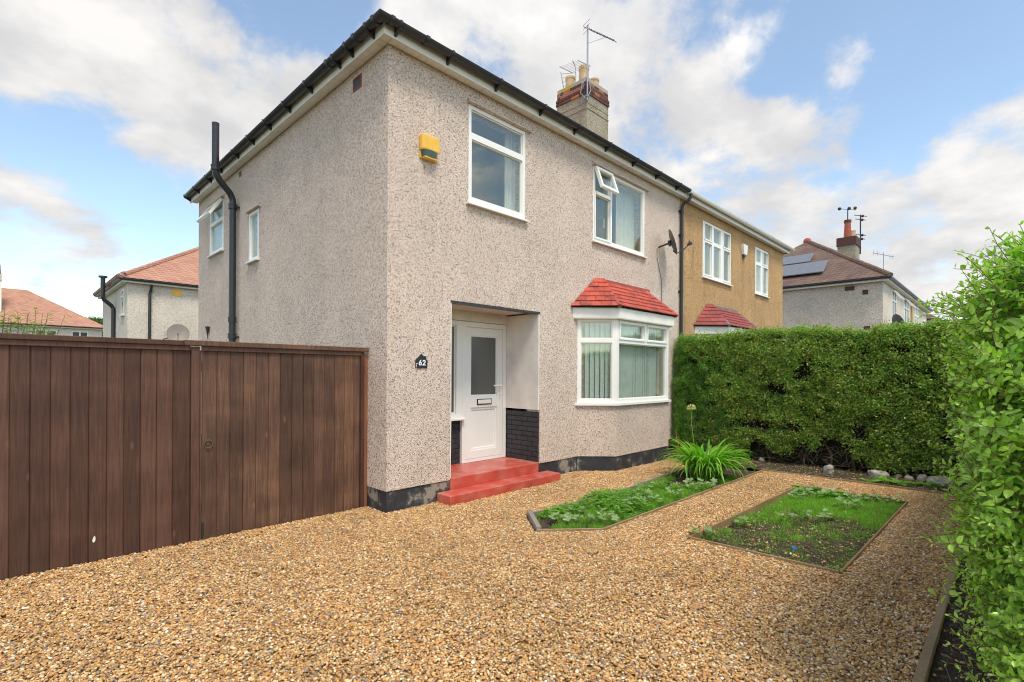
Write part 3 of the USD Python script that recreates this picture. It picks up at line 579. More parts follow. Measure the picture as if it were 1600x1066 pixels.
part(wf, 'handle', [bx(W2[0] + .475, W2[0] + .495, .10, .125, W2[2] + .33, W2[2] + .50), tube([(W2[0] + .485, .11, W2[2] + .48), (W2[0] + .505, .14, W2[2] + .50)], .010)], 'white_plastic')
# side windows
w, h = SW1[1] - SW1[0], SW1[3] - SW1[2]
window(house, 'window', SXA, SO, (.06, SW1[1], SW1[2]), w, h, [(.05, w - .05, .05, h - .05)], label='narrow window beside the soil pipe')
w, h = SW2[1] - SW2[0], SW2[3] - SW2[2]
wf = window(house, 'window', SXA, SO, (.06, SW2[1], SW2[2]), w, h, [(.05, w - .05, .06, .60), (.05, w - .05, .67, h - .05)], label='bathroom window near the back corner')
s_, g_ = sash(house, w - .04, .40, (-.005, SW2[1] - .02, SW2[3] - .02), SXA, SO, math.radians(33))
part(s_, 'pane', g_, 'pane')
# curtains and window dressings inside
def drape(name, x0, x1, y, z0, z1, label, cat, n=9, amp=.03, ax=(1, 0, 0), ay=(0, 1, 0), o=(0, 0, 0), mt='curtain'):
    a = np.linspace(x0, x1, n * 6 + 1); c = y + amp * np.sin(np.linspace(0, n * 2 * PI, len(a))) * (0.7 + .3 * np.sin(a * 37))
    v = np.vstack([np.column_stack([a, c, np.full_like(a, z0)]), np.column_stack([a, c, np.full_like(a, z1)])]); k = len(a)
    f = [(i, i + 1, i + k + 1) for i in range(k - 1)] + [(i, i + k + 1, i + k) for i in range(k - 1)]
    v2 = v + [0, .004, 0]; f2 = [(c_ + 2 * k, b + 2 * k, a_ + 2 * k) for a_, b, c_ in f]
    g = trimesh.Trimesh(np.vstack([v, v2]), np.array(f + f2), process=False)
    single(name, g, mt, label, cat, smooth=True)
drape('curtain', 2.08, 2.36, .22, 3.70, 5.16, 'pale curtain drawn back at the right of the upper window over the porch', 'curtain', n=4)
drape('curtain', 5.02, 5.75, .24, 3.72, 5.18, 'wide cream curtain at the right of the upper window above the bay', 'curtain', n=7)
g = bx(.18, .19, 6.05, 6.90, 4.0, 4.62); single('roller_blind', g, 'blind_fabric', 'pale blind inside the bathroom window at the back of the side wall', 'blind')
g = bx(.18, .19, 4.1, 4.55, 3.5, 4.40); single('roller_blind', g, 'blind_fabric', 'pale blind inside the narrow side window by the soil pipe', 'blind')

# ---- the door set in the porch
DY = .70
frame = sbox(0, 0, .905, 2.10).difference(sbox(.075, .045, .835, 2.025))
d = part(house, 'door', place(cat_([ext(frame, .07)]), FX, FO, (1.695, DY + .07, .262)), 'white_plastic', label='white front door in the porch')
leaf = sbox(.08, .05, .83, 2.02).difference(sbox(.165, .985, .715, 1.905)).difference(sbox(.165, .165, .715, .815))
lf = ext(leaf, .05)
bead = ext(sbox(.166, .986, .714, 1.904).difference(sbox(.186, 1.006, .694, 1.884)), .038)
bead2 = ext(sbox(.166, .166, .714, .814).difference(sbox(.20, .20, .68, .78)), .036)
pan = ext(sbox(.164, .164, .716, .816), .024)
part(d, 'leaf', place(cat_([lf, bead, bead2, pan]), FX, FO, (1.695, DY + .055, .262)), 'white_plastic')
gl = ext(sbox(.17, .99, .71, 1.90), .016); gl.apply_translation([0, 0, .014]); part(d, 'pane', place(gl, FX, FO, (1.695, DY + .055, .262)), 'frosted_glass')
lp = cat_([rbx(.30, .585, .86, .935, .050, .062, .004), rbx(.312, .573, .872, .923, .062, .066, .002)]); part(d, 'letterbox', place(lp, FX, FO, (1.695, DY + .055, .262)), 'white_paint')
part(d, 'letterbox_rim', place(ext(sbox(.294, .854, .591, .941).difference(sbox(.306, .866, .579, .929)), .010).apply_translation([0, 0, .052]), FX, FO, (1.695, DY + .055, .262)), 'black_plastic')
hd = cat_([rbx(.758, .792, .93, 1.20, .051, .062, .004), tube([(.775, 1.14, .06), (.775, 1.14, .10), (.66, 1.14, .105), (.60, 1.14, .10)], .011, 8), trimesh.creation.cylinder(.012, .02).apply_translation([.775, 1.0, .065])]); part(d, 'handle', place(hd, FX, FO, (1.695, DY + .055, .262)), 'ivory_plastic')
# side light beside the door
sl = sbox(0, 0, .75, 1.42).difference(sbox(.06, .06, .64, 1.35))
s = part(house, 'side_light', place(cat_([ext(sl, .07), ext(sbox(.061, .061, .639, 1.349).difference(sbox(.08, .08, .62, 1.33)), .045)]), FX, FO, (.944, DY + .07, .942)), 'white_plastic')
gl = ext(sbox(.07, .07, .63, 1.34), .016); gl.apply_translation([0, 0, .014]); part(s, 'pane', place(gl, FX, FO, (.944, DY + .07, .942)), 'frosted_glass')
part(s, 'sill', rbx(.944, 1.72, DY - .06, DY + .06, .905, .940, .006), 'white_plastic')

# ---- the bay
bay = group_part(house, 'bay_window', label='three-sided bay window with red tiled roof')
def bayface(a, b):
    a, b = np.array(a), np.array(b); L = np.linalg.norm(b - a); d_ = (b - a) / L
    return d_, np.array([d_[1], -d_[0]]), L
bayin = Polygon(BAY)
ring = Polygon(BAY).difference(affinity.translate(Polygon([(BAY[0][0] + .18, .05), (BAY[1][0] + .09, -.30), (BAY[2][0] - .09, -.30), (BAY[3][0] - .18, .05)]), 0, 0))
part(bay, 'bay_wall', slab(ring, .245, 1.075), 'pebbledash')
pl = affinity.scale(Polygon(BAY), .993, .975, origin=(4.88, 0)); part(bay, 'bay_plinth', slab(pl, -.23, .243), 'worn_black')
part(bay, 'window_board', slab(Polygon(BAY).buffer(-.03), 1.076, 1.10), 'white_plastic')
SZ, TZ = 1.115, 2.50
for i in range(3):
    d_, n_, L = bayface(BAY[i], BAY[i + 1]); o = np.array([*BAY[i], SZ]) - np.array([*n_, 0]) * .075; h = TZ - SZ
    tr = 2.135 - SZ
    if i == 1:
        mid = L * .53
        ps = [(.075, L - .075, .06, tr - .03), (.10, mid - .055, tr + .055, h - .07), (mid + .055, L - .10, tr + .055, h - .07)]; sh = (1, 2)
    else:
        ps = [(.06, L - .075, .06, tr - .03), (.06, L - .075, tr + .035, h - .045)] if i == 0 else [(.075, L - .06, .06, tr - .03), (.075, L - .06, tr + .035, h - .045)]; sh = ()
    window(bay, 'bay_light', (*d_, 0), (*n_, 0), o, L, h, ps, sashes=sh, sill=False, lintel=False, depth=.07, flat=True)
for i in (1, 2):                        # corner posts of the frame
    part(bay, 'corner_post', trimesh.creation.cylinder(.047, TZ - SZ - .004, sections=16).apply_translation([BAY[i][0] + (.022 if i == 1 else -.022), BAY[i][1] + .047, (SZ + TZ) / 2]), 'white_plastic', smooth=30)
off = lambda k: list(affinity.translate(Polygon([(BAY[0][0] - k * 1.0, 0), (BAY[1][0] - k * .41, BAY[1][1] - k), (BAY[2][0] + k * .41, BAY[2][1] - k), (BAY[3][0] + k * 1.0, 0)]), 0, 0).exterior.coords)[:4]
def baypoly(k): return Polygon([(BAY[0][0] - k * 1.41, -.001), (BAY[1][0] - k * .41, BAY[1][1] - k), (BAY[2][0] + k * .41, BAY[2][1] - k), (BAY[3][0] + k * 1.41, -.001)])
part(bay, 'sill', slab(baypoly(.045).difference(baypoly(-.05)), 1.077, 1.114), 'white_plastic')
part(bay, 'fascia', slab(baypoly(.085).difference(baypoly(-.02)), 2.502, 2.668), 'white_paint')
part(bay, 'soffit', slab(baypoly(.08).difference(baypoly(-.06)), 2.49, 2.5015), 'white_paint')
part(bay, 'bay_ceiling', slab(baypoly(-.03), 2.52, 2.56), 'room_paint')

def tiled_face(parent, e0, e1, t0, t1, rows, tw, mat_, rng, th=.016, lap=1.25, stagger=True):
    """a roof face between its eave (e0, e1) and head (t0, t1) covered by separate lapped tiles"""
    e0, e1, t0, t1 = (np.array(q, float) for q in (e0, e1, t0, t1))
    ax = (e1 - e0) / np.linalg.norm(e1 - e0); nrm = np.cross(ax, t0 - e0); nrm /= np.linalg.norm(nrm)
    if nrm[2] < 0: nrm = -nrm
    ay = np.cross(nrm, ax);  ay = ay if ay[2] > 0 else -ay
    loc = lambda q: ((q - e0) @ ax, (q - e0) @ ay)
    face = Polygon([loc(e0), loc(e1), loc(t1), loc(t0)]); H_ = loc(t0)[1]; rh = H_ / rows
    x0, _, x1, _ = face.bounds
    for r in range(rows):
        x = x0 - (tw / 2 if (r % 2 and stagger) else 0)
        while x < x1:
            b0 = r * rh; q = sbox(x + .002, b0, x + tw - .002, min(b0 + rh * lap, H_)).intersection(face)
            if q.area > .002 and q.geom_type == 'Polygon':
                g = ext(q, th)
                v = g.vertices.copy(); v[:, 2] += .004 + (1 - (v[:, 1] - b0) / (rh * lap)) * th * 1.15 + rng.uniform(-.0015, .0035)
                v[:, 1] += rng.uniform(-.004, .004)
                g.vertices = v
                part(parent, 'tile', xf(g, ax, ay, nrm, e0), mat_)
            x += tw
    return trimesh.Trimesh(np.array([e0, e1, t1, t0]) - nrm * .002, [(0, 1, 2), (0, 2, 3)], process=False)
def bay_roof(parent, cx, mat_, hipmat, seed, flat=None):
    rng = np.random.default_rng(seed); S = lambda x: 2 * cx - x
    A, B, C_, D = (cx - 1.52, 0, 2.672), (cx - .985, -.575, 2.672), (cx + .985, -.575, 2.672), (cx + 1.52, 0, 2.672)
    E_, Fp, G_, H_ = (cx - .86, 0, 3.205), (cx - .70, -.07, 3.15), (cx + .70, -.07, 3.15), (cx + .86, 0, 3.205)
    rf = group_part(parent, 'bay_roof') if parent.count('/') < 3 else parent
    under = []
    for e0, e1, t0, t1 in ((A, B, E_, Fp), (B, C_, Fp, G_), (C_, D, G_, H_)):
        under.append(tiled_face(rf, e0, e1, t0, t1, 6, .165, mat_, rng))
    under.append(trimesh.Trimesh(np.array([Fp, G_, H_, E_], float), [(0, 1, 2), (0, 2, 3)], process=False))
    part(rf, 'roof_bed', cat_(under), 'roof_felt')
    for a, b in ((Fp, B), (G_, C_)):
        a, b = np.array(a) + [0, 0, .012], np.array(b) + [0, -.0, .018]
        for k in range(3):
            p, q = a + (b - a) * (k / 3), a + (b - a) * ((k + 1.04) / 3)
            part(rf, 'hip_tile', tube([p + [0, 0, .004], q], [.030, .036], 10), hipmat, smooth=40)
    part(rf, 'flashing', [bx(cx - .83, cx + .83, -.085, -.001, 3.165, 3.215)], mat_ if flat is None else flat)
bay_roof(house, 4.88, 'red_tile', 'red_tile', 3)

# vertical blinds behind the bay glass: each a thing, each slat a part
def blind(a, b, label, ang, rng, inset=.125, gap=.085):
    a, b = np.array(a), np.array(b); d_, n_, L = bayface(a, b)
    t = thing('vertical_blind', label, 'blind', (*(a + d_ * L / 2), 1.12))
    c = np.array([*a, 0]) - np.array([*n_, 0]) * inset
    part(t, 'head_rail', xf(bx(.05, L - .05, -.02, .02, 2.43, 2.46), (*d_, 0), (*(-n_), 0), (0, 0, 1), c), 'white_plastic')
    x = .10
    while x < L - .08:
        an = ang + rng.uniform(-.10, .10); hw = .0445
        s_ = xf(bx(-hw, hw, -.0008, .0008, 1.14, 2.43), (math.cos(an), math.sin(an), 0), (-math.sin(an), math.cos(an), 0), (0, 0, 1), (0, 0, 0))
        s_.apply_translation([x, 0, 0]); part(t, 'slat', xf(s_, (*d_, 0), (*(-n_), 0), (0, 0, 1), c), 'blind_fabric'); x += gap
rg = np.random.default_rng(8)
blind(BAY[0], (4.0, -.46), 'pale green vertical blind with gaps between slats in the left side of the bay', .36, rg)
blind(BAY[1], (5.56, -.46), 'pale green vertical blind drawn nearly closed across the front of the bay', .10, rg, gap=.080)

# ---- eaves
def eaves(parent, path, gutter_mat, fascia_mat, zs=SOF, proj=.14):
    part(parent, 'fascia', sweep([(*p, zs) for p in path], [(proj - .018, -.02), (proj, -.02), (proj, .128), (proj - .018, .128)]), fascia_mat)
    ang = np.linspace(PI, 2 * PI, 13); ro, ri = .060, .054
    sec = [(proj + .072 + ro * math.cos(a), .118 + ro * math.sin(a)) for a in ang] + [(proj + .072 + ri * math.cos(a), .118 + ri * math.sin(a)) for a in ang[::-1]]
    return part(parent, 'gutter', sweep([(*p, zs) for p in path], sec), gutter_mat, smooth=50)
def collar(parent, c, axis, zs=SOF, proj=.14, mt='black_plastic', name='gutter_bracket', wdt=.035, tri=True):
    """a bracket under the gutter at plan point c on the wall line; axis 'x' for a gutter running along x"""
    ang = np.linspace(PI * .97, 2 * PI * 1.015, 11); ro = .068
    sec = [(proj + .072 + ro * math.cos(a), .118 + ro * math.sin(a)) for a in ang] + [(proj + .072 + .0605 * math.cos(a), .118 + .0605 * math.sin(a)) for a in ang[::-1]]
    ax = np.array([1, 0, 0.]) if axis == 'x' else np.array([0, -1, 0.]); out = np.array([0, -1, 0.]) if axis == 'x' else np.array([-1, 0, 0.])
    ms = [xf(ext(Polygon(sec), wdt), out, (0, 0, 1), ax, np.array([*c, zs]) - ax * wdt / 2)]
    if tri: ms.append(xf(ext(Polygon([(proj + .001, .005), (proj + .006, .002), (proj + .11, .058), (proj + .03, .070), (proj + .001, .08)]), wdt * .8), out, (0, 0, 1), ax, np.array([*c, zs]) - ax * wdt * .4))
    part(parent, name, ms, mt, smooth=30)
gut = eaves(house, [(0, DEP + .14), (0, 0), (W - .02, 0)], 'black_plastic', 'white_paint')
for x in (.0, .73, 1.54, 2.43, 3.24, 4.10, 4.96, 5.80, 6.62): collar(gut, (x, 0), 'x')
for y in (.06, .54, .86, 1.66, 2.39, 3.14, 3.88, 4.65, 5.6, 6.29, 7.17, 7.88): collar(gut, (0, y), 'y')
for x, y, a_ in ((-.105, 0, 'x'), (0, -.10, 'y'), (.36, 0, 'x'), (0, .33, 'y'), (0, 1.02, 'y')): collar(gut, (x, y), a_, name='gutter_union', tri=False, wdt=.05)
sf = group_part(house, 'soffit', label='white soffit of short boards')
k = 0
for x in np.arange(-.12, W - .05, .1): part(sf, 'board', rbx(x + .002, x + .098, -.119, -.003, SOF - .006 - .0012 * (k % 2), SOF + .006, .002), 'soffit_white'); k += 1
for y in np.arange(.0, DEP + .1, .1): part(sf, 'board', rbx(-.119, -.003, y + .002, y + .098, SOF - .006 - .0012 * (k % 2), SOF + .006, .002), 'soffit_white'); k += 1
part(sf, 'backing', [bx(-.12, W - .02, -.12, .0, SOF + .0065, SOF + .012), bx(-.12, .0, .001, DEP + .12, SOF + .0065, SOF + .012)], 'soffit_white')
def hip_roof(x0, x1, y0, y1, z, pitch, hip0=True, hip1=True, th=.05):
    my = (y0 + y1) / 2; rise = (y1 - y0) / 2 * math.tan(pitch); run = (y1 - y0) / 2
    a0, a1 = (x0 + run if hip0 else x0), (x1 - run if hip1 else x1)
    v = np.array([(x0, y0, z), (x1, y0, z), (x1, y1, z), (x0, y1, z), (a0, my, z + rise), (a1, my, z + rise)])
    f = [(0, 1, 5), (0, 5, 4), (1, 2, 5), (2, 3, 4), (2, 4, 5), (3, 0, 4), (0, 3, 2), (0, 2, 1)]
    return trimesh.Trimesh(v, np.array(f), process=False)
roof = part(house, 'roof', hip_roof(-.19, W - .001, -.19, DEP + .19, SOF + .115, math.radians(34), True, False), 'roof_orange')

# ---- chimney on the party line
CX0, CX1, CY0, CY1, CZB, CZT = 6.62, 7.50, 2.10, 3.02, 8.20, 8.62
ch = part(house, 'chimney', bx(CX0, CX1, CY0, CY1, 6.4, CZB), 'chimney_render', label='weathered chimney stack with brick crown and buff pots')
part(ch, 'band', [bx(CX0 - .012, CX1 + .012, CY0 - .012, CY1 + .012, CZB - .34, CZB - .32), bx(CX0 - .008, CX1 + .008, CY0 - .008, CY1 + .008, CZB - .20, CZB - .188)], 'chimney_render')
rg = np.random.default_rng(12)
for r in range(5):
    e = .0 if r not in (0, 1) else .022
    if r == 4: e = -.01
    z = CZB + .004 + r * .082; x0, x1, y0, y1 = CX0 - e, CX1 + e, CY0 - e, CY1 + e
    for (a, b, face) in ((x0, x1, 'f'), (y0, y1, 'l'), (x0, x1, 'b'), (y0, y1, 'r')):
        n = 4; cuts = np.linspace(a, b, n + 1)
        if r % 2: cuts = np.array([a, a + .11, *np.linspace(a + .11, b, n + 1)[1:]])
        for q0, q1 in zip(cuts[:-1], cuts[1:]):
            q0, q1 = q0 + .005, q1 - .005; u = rg.random()
            mt = 'brick_lichen' if (r >= 3 and face == 'l' and q0 > CY0 + .42 and r == 4) else 'brick_orange' if (u < .06 or (r == 2 and q0 < CX0 + .15 and face == 'l')) else 'brick_red' if u < .22 else 'brick_dark'
            e2 = rg.uniform(-.004, .004)
            if face == 'f': g = rbx(q0, q1, y0 + e2, y0 + .10, z, z + .071)
            elif face == 'b': g = rbx(q0, q1, y1 - .10, y1 - e2, z, z + .071)
            elif face == 'l': g = rbx(x0 + e2, x0 + .10, max(q0, y0 + .105), min(q1, y1 - .105), z, z + .071) if min(q1, y1 - .105) - max(q0, y0 + .105) > .02 else None
            else: g = rbx(x1 - .10, x1 - e2, max(q0, y0 + .105), min(q1, y1 - .105), z, z + .071) if min(q1, y1 - .105) - max(q0, y0 + .105) > .02 else None
            if g is not None: part(ch, 'brick', g, mt)
part(ch, 'mortar', [bx(CX0 + .008, CX1 - .008, CY0 + .008, CY1 - .008, CZB, CZT - .01), bx(CX0 + .1, CX1 - .1, CY0 + .1, CY1 - .1, CZT - .01, CZT + .03)], 'mortar')
for px, py, hh, rr in ((6.84, 2.36, .40, .125), (7.27, 2.36, .27, .12), (6.82, 2.76, .30, .12), (7.27, 2.76, .30, .12)):
    part(ch, 'chimney_pot', lathe([(rr * .82, 0), (rr * 1.0, 0), (rr * .93, hh * .8), (rr * 1.02, hh * .82), (rr * 1.02, hh), (rr * .80, hh), (rr * .76, 0)], (px, py, CZT + .0)), 'clay_buff', smooth=40)

# ---- pipes, vents and fittings of the house
part(house, 'soil_pipe', [tube([(-.095, 5.14, -.2), (-.095, 5.14, 4.66), (-.10, 5.14, 4.76), (-.15, 5.12, 4.86), (-.33, 5.06, 5.02), (-.40, 5.04, 5.12), (-.41, 5.04, 5.24), (-.41, 5.04, 6.02)], .058, 16),
     tube([(-.41, 5.04, 5.98), (-.41, 5.04, 6.022)], .060, 16)], 'black_plastic', smooth=40, label='black soil pipe rising past the gutter')
sp = house + '/soil_pipe'
for z, x, y in ((4.62, -.095, 5.14), (2.25, -.095, 5.14), (2.55, -.095, 5.14), (5.22, -.41, 5.04)):
    part(sp, 'collar', [trimesh.creation.cylinder(.070, .085, sections=18).apply_translation([x, y, z]), trimesh.creation.cylinder(.076, .02, sections=18).apply_translation([x, y, z + .04]), trimesh.creation.cylinder(.076, .02, sections=18).apply_translation([x, y, z - .03])], 'black_plastic', smooth=40)
for z in (4.60, 2.22): part(sp, 'clip', [bx(-.10, -.001, 5.05, 5.075, z, z + .03), bx(-.10, -.001, 5.205, 5.23, z, z + .03)], 'black_plastic')
part(house, 'downpipe', tube([(7.16, -.215, 5.40), (7.16, -.215, 5.34), (7.14, -.17, 5.27), (7.10, -.08, 5.21), (7.095, -.055, 5.14), (7.095, -.05, 4.9), (7.095, -.05, -.1)], .034, 12), 'black_plastic', smooth=40, label='black rainwater pipe between the two houses')
dp = house + '/downpipe'
for z in (5.06, 4.55, 3.35, 2.2): part(dp, 'clip', [trimesh.creation.cylinder(.042, .05, sections=14).apply_translation([7.095, -.05, z]), bx(7.03, 7.16, -.03, -.003, z - .015, z + .015)], 'black_plastic', smooth=40)
part(house, 'air_vent', [wall_yz(sbox(.60, 5.09, .81, 5.255).difference(sbox(.612, 5.102, .798, 5.243)), -.008, .0)], 'clay_red', label='terracotta air brick under the eaves near the front corner')
part(house + '/air_vent', 'vent_opening', bx(-.003, -.0005, .613, .797, 5.103, 5.242), 'black_plastic')
part(house, 'air_vent', bx(-.006, -.0005, 4.98, 5.10, 5.18, 5.27), 'black_plastic', label='small dark air brick beside the soil pipe')
lamp = trimesh.convex.convex_hull(np.array([(-.01, 6.90, 2.54), (-.01, 7.02, 2.54), (-.07, 6.91, 2.54), (-.07, 7.01, 2.54), (-.02, 6.94, 2.38), (-.02, 6.98, 2.38), (-.04, 6.96, 2.36), (-.001, 6.92, 2.54)]))
single('wall_lantern', [lamp, tube([(-.03, 6.96, 2.38), (-.03, 6.96, 2.30)], .008, 6)], 'black_metal', 'small dark pointed bracket on the side wall left of the soil pipe', 'wall bracket')

# ---- things fixed to the house
al = thing('alarm_box', 'yellow burglar alarm box with dark lower band near the front corner', 'alarm box', (.55, 0, 4.18))
pro = [(-.004, .0), (-.004, .27), (-.07, .27), (-.092, .25), (-.092, .07), (-.085, .0)]
body = cat_([rbx(.42, .675, -.088, -.003, 4.265, 4.45, .014)])
part(al, 'case', body, 'yellow_plastic'); part(al, 'lens', lathe([(.0, 0), (.098, 0), (.118, .075), (0, .075)], (0, 0, 0), 24).apply_transform(np.diag([1.0, .62, 1.0, 1.0])).apply_translation([.5475, -.028, 4.19]), 'alarm_green', smooth=40)
part(al, 'back_plate', [rbx(.425, .67, -.020, -.002, 4.175, 4.263, .003), rbx(.455, .64, -.085, -.003, 4.172, 4.188, .004)], 'yellow_plastic')
pq = thing('house_number', 'black house-shaped number plaque with white 62 beside the porch', 'number plaque', (.467, 0, 1.655))
plq = Polygon([(.385, 1.655), (.552, 1.655), (.552, 1.735), (.567, 1.735), (.537, 1.763), (.537, 1.80), (.515, 1.80), (.515, 1.783), (.4685, 1.825), (.370, 1.735), (.385, 1.735)])
part(pq, 'plate', wall_xz(plq, -.014, -.002), 'black_plastic')
part(pq, 'post_mark', wall_xz(sbox(.393, 1.662, .397, 1.712).union(sbox(.393, 1.706, .412, 1.712)), -.016, -.0141), 'letter_white')
tx = meshkit.text_mesh('62', .062, depth=.003, bold=True); tx.apply_translation([-tx.bounds[:, 0].mean(), 0, 0])
part(pq, 'digits', xf(tx, (1, 0, 0), (0, 0, 1), (0, -1, 0), (.476, -.0141, 1.688)), 'letter_white')
def dish(name, label, c, nrm, dia, wallpt, mt, feed_down=.22, cable=None):
    t = thing(name, label, 'satellite dish', c)
    nrm = np.array(nrm, float); nrm /= np.linalg.norm(nrm); r = dia / 2
    prof = [(1e-4, -.07 * dia), (r * .3, -.064 * dia), (r * .6, -.045 * dia), (r * .85, -.019 * dia), (r, 0), (r, .008), (r * .85, -.010 * dia), (r * .6, -.035 * dia), (r * .3, -.054 * dia), (1e-4, -.06 * dia)]
    g = trimesh.creation.revolve(np.array(prof), sections=32); g.vertices[:, 1] *= 1.1
    ax = np.cross([0, 0, 1.0], nrm); ax /= np.linalg.norm(ax); ay = np.cross(nrm, ax)
    c = np.array(c, float); part(t, 'reflector', xf(g, ax, ay, nrm, c), mt, smooth=60)
    low = c - ay * r * 1.02; lnb = c + nrm * dia * .62 - ay * r * .62
    part(t, 'feed_arm', tube([c - ay * r * .7 - nrm * .05, low - nrm * .0, (low + lnb) / 2 - ay * .02, lnb], .011, 8), 'black_metal', smooth=40)
    part(t, 'receiver', [tube([lnb - nrm * .05, lnb + nrm * .04], .026, 10), tube([lnb + nrm * .03 - ay * .0, lnb + ay * .05], .022, 8)], 'black_metal', smooth=40)
    b = c - nrm * .06 * dia; w_ = np.array(wallpt, float)
    part(t, 'bracket', [tube([b, b - nrm * .08, w_], .018, 8), tube([b + ay * .05 - nrm * .03, b - ay * .06 - nrm * .04], .03, 8)], 'black_metal', smooth=40)
    if cable is not None: part(t, 'cable', tube(cable, .005, 5), 'black_metal')
    return t
dish('satellite_dish', 'dark grey satellite dish on the pebbledash beside the black downpipe', (6.26, -.27, 4.21), (.52, -.80, .30), .47, (6.20, -.0, 4.14), 'dish_grey', cable=[(6.1, -.02, 4.1), (6.12, -.012, 3.9), (6.3, -.010, 3.5), (6.32, -.010, 3.0), (6.33, -.010, 2.2)])
def rod(a, b, r=.006, s=6): return tube([a, b], r, s)
# aerials on the chimney
ae = thing('tv_aerial', 'tall thin mast with small comb aerial on the chimney corner', 'aerial', (6.60, 2.08, 8.2))
mp = np.array([6.585, 2.065])
part(ae, 'mast', [rod((*mp, 8.02), (*mp, 9.78), .019, 10)], 'grey_metal', smooth=40)
part(ae, 'bracket', [bx(6.55, 6.64, 2.04, 2.12, 8.10, 8.13), tube([(6.6, 2.09, 8.55), (6.50, 2.15, 8.42), (6.50, 2.2, 8.20), (6.56, 2.09, 8.06)], .012, 6), tube([(6.60, 2.05, 8.12), (6.70, 2.05, 8.30), (6.66, 2.07, 8.5)], .010, 6)], 'grey_metal', smooth=40)
b0 = np.array([*mp, 9.70]); bd = np.array([.954, -.301, -.05]); bd /= np.linalg.norm(bd); ed = np.array([-bd[1], bd[0], 0]) * .6 + np.array([0, 0, .62]); ed /= np.linalg.norm(ed)
part(ae, 'boom', rod(b0 - bd * .12, b0 + bd * .80, .009), 'grey_metal')
for k, q in enumerate(np.linspace(.12, .78, 8)):
    c = b0 + bd * q; part(ae, 'element', [rod(c - ed * .13, c + ed * .13, .009), trimesh.creation.icosphere(1, .022).apply_translation(c + ed * .03)], 'black_metal')
c = b0 - bd * .06
for q in np.linspace(-.10, .10, 3):
    part(ae, 'reflector_bar', rod(c + np.array([0, 0, q]) - ed * .0 - np.array([-bd[1], bd[0], 0]) * .17, c + np.array([0, 0, q]) + np.array([-bd[1], bd[0], 0]) * .10, .005), 'grey_metal')
part(ae, 'brace', rod(b0 - np.array([0, 0, .35]), b0 + bd * .55, .006), 'grey_metal')
ag = thing('tv_aerial', 'wire grid aerial leaning behind the chimney pots', 'aerial', (6.8, 3.0, 8.6))
gc = np.array([7.14, 2.85, 9.38]); gx = np.array([.80, -.15, .50]); gx /= np.linalg.norm(gx); gy = np.array([-.25, .75, .55]); gy -= gx * (gy @ gx); gy /= np.linalg.norm(gy)
part(ag, 'frame', [rod(gc - gx * .36 - gy * .2, gc - gx * .36 + gy * .22, .012), rod(gc + gx * .36 - gy * .2, gc + gx * .36 + gy * .22, .012)], 'grey_metal')
for q in np.linspace(-.18, .2, 7): part(ag, 'grid_bar', rod(gc - gx * .36 + gy * q, gc + gx * .36 + gy * q, .005), 'grey_metal')
part(ag, 'stay', [rod(gc, (7.05, 2.75, 8.5), .014), rod(gc, gc - np.array([.12, -.0, -.10]), .01)], 'grey_metal')
lg = gc + np.array([-.42, .1, -.42])
part(ag, 'lower_grid', [rod(lg + np.array([-.04, 0, .12]), lg + np.array([.07, 0, -.22]), .010)] + [rod(lg + np.array([-.03 + .03 * k, 0, .08 - .09 * k]), lg + np.array([.40, -.1, .25 - .09 * k]), .006) for k in range(4)], 'grey_metal')
# ------------------------------------------------------------------ the other half of the pair
nb = thing('neighbour_house', 'brown pebbledashed semi-detached house behind the far hedge with white gutter', 'house', (10.5, 3.9, 0))
N1 = (8.22, 9.84, 3.835, 5.12); N2 = (11.55, 12.58, 3.835, 5.12)
fw = rect(W + .002, NX, -.2, SOF - .004)
for o in (N1, N2): fw = fw.difference(rect(*o))
part(nb, 'wall', wall_xz(fw, .0, .27), 'ochre_dash')
part(nb, 'wall', bx(NX - .27, NX - .001, .272, DEP, -.2, SOF - .005), 'grey_dash'); part(nb, 'wall', bx(W + .002, NX - .272, DEP - .27, DEP, -.2, SOF - .005), 'ochre_dash')
part(nb, 'inner_wall', [bx(W + .03, NX - .28, 2.2, 2.3, 2.8, 5.30), bx(W + .03, NX - .28, .28, 2.2, 2.70, 2.79)], 'room_paint')
w, h = N1[1] - N1[0], N1[3] - N1[2]; th_ = .80
def cols(w, h, xs, zt, e=.05): return [(a, b, e + .02, zt - .035) for a, b in xs] + [(a, b, zt + .05, h - e) for a, b in xs]
window(nb, 'window', FX, FO, (N1[0], .05, N1[2]), w, h, cols(w, h, [(.08, .46), (.60, 1.00), (1.16, w - .08)], .84), sashes=(0, 2, 3, 5), depth=.055, lintel=False, label='three-light upper window of the brown house')
w = N2[1] - N2[0]
window(nb, 'window', FX, FO, (N2[0], .05, N2[2]), w, h, cols(w, h, [(.07, .43), (.58, w - .07)], .84), sashes=(1, 3), depth=.055, lintel=False, label='two-light upper window of the brown house')
single('roller_blind', bx(N1[0] + .03, N1[1] - .03, .16, .165, N1[2], N1[3]), 'curtain', 'cream blind behind the three-light upper window of the brown house', 'blind')
single('roller_blind', bx(N2[0] + .03, N2[1] - .03, .16, .165, N2[2], N2[3]), 'curtain', 'cream blind behind the two-light upper window of the brown house', 'blind')
ng = eaves(nb, [(W + .0, 0), (NX + .0, 0), (NX, DEP)], 'white_plastic', 'white_plastic')
sf = group_part(nb, 'soffit'); k = 0
for x in np.arange(W, NX, .12): part(sf, 'board', rbx(x + .002, min(x + .118, NX), -.119, -.003, SOF - .006 - .0012 * (k % 2), SOF + .006, .002), 'soffit_white'); k += 1
part(nb, 'roof', hip_roof(W + .001, NX + .19, -.19, DEP + .19, SOF + .115, math.radians(34), False, True), 'roof_orange')
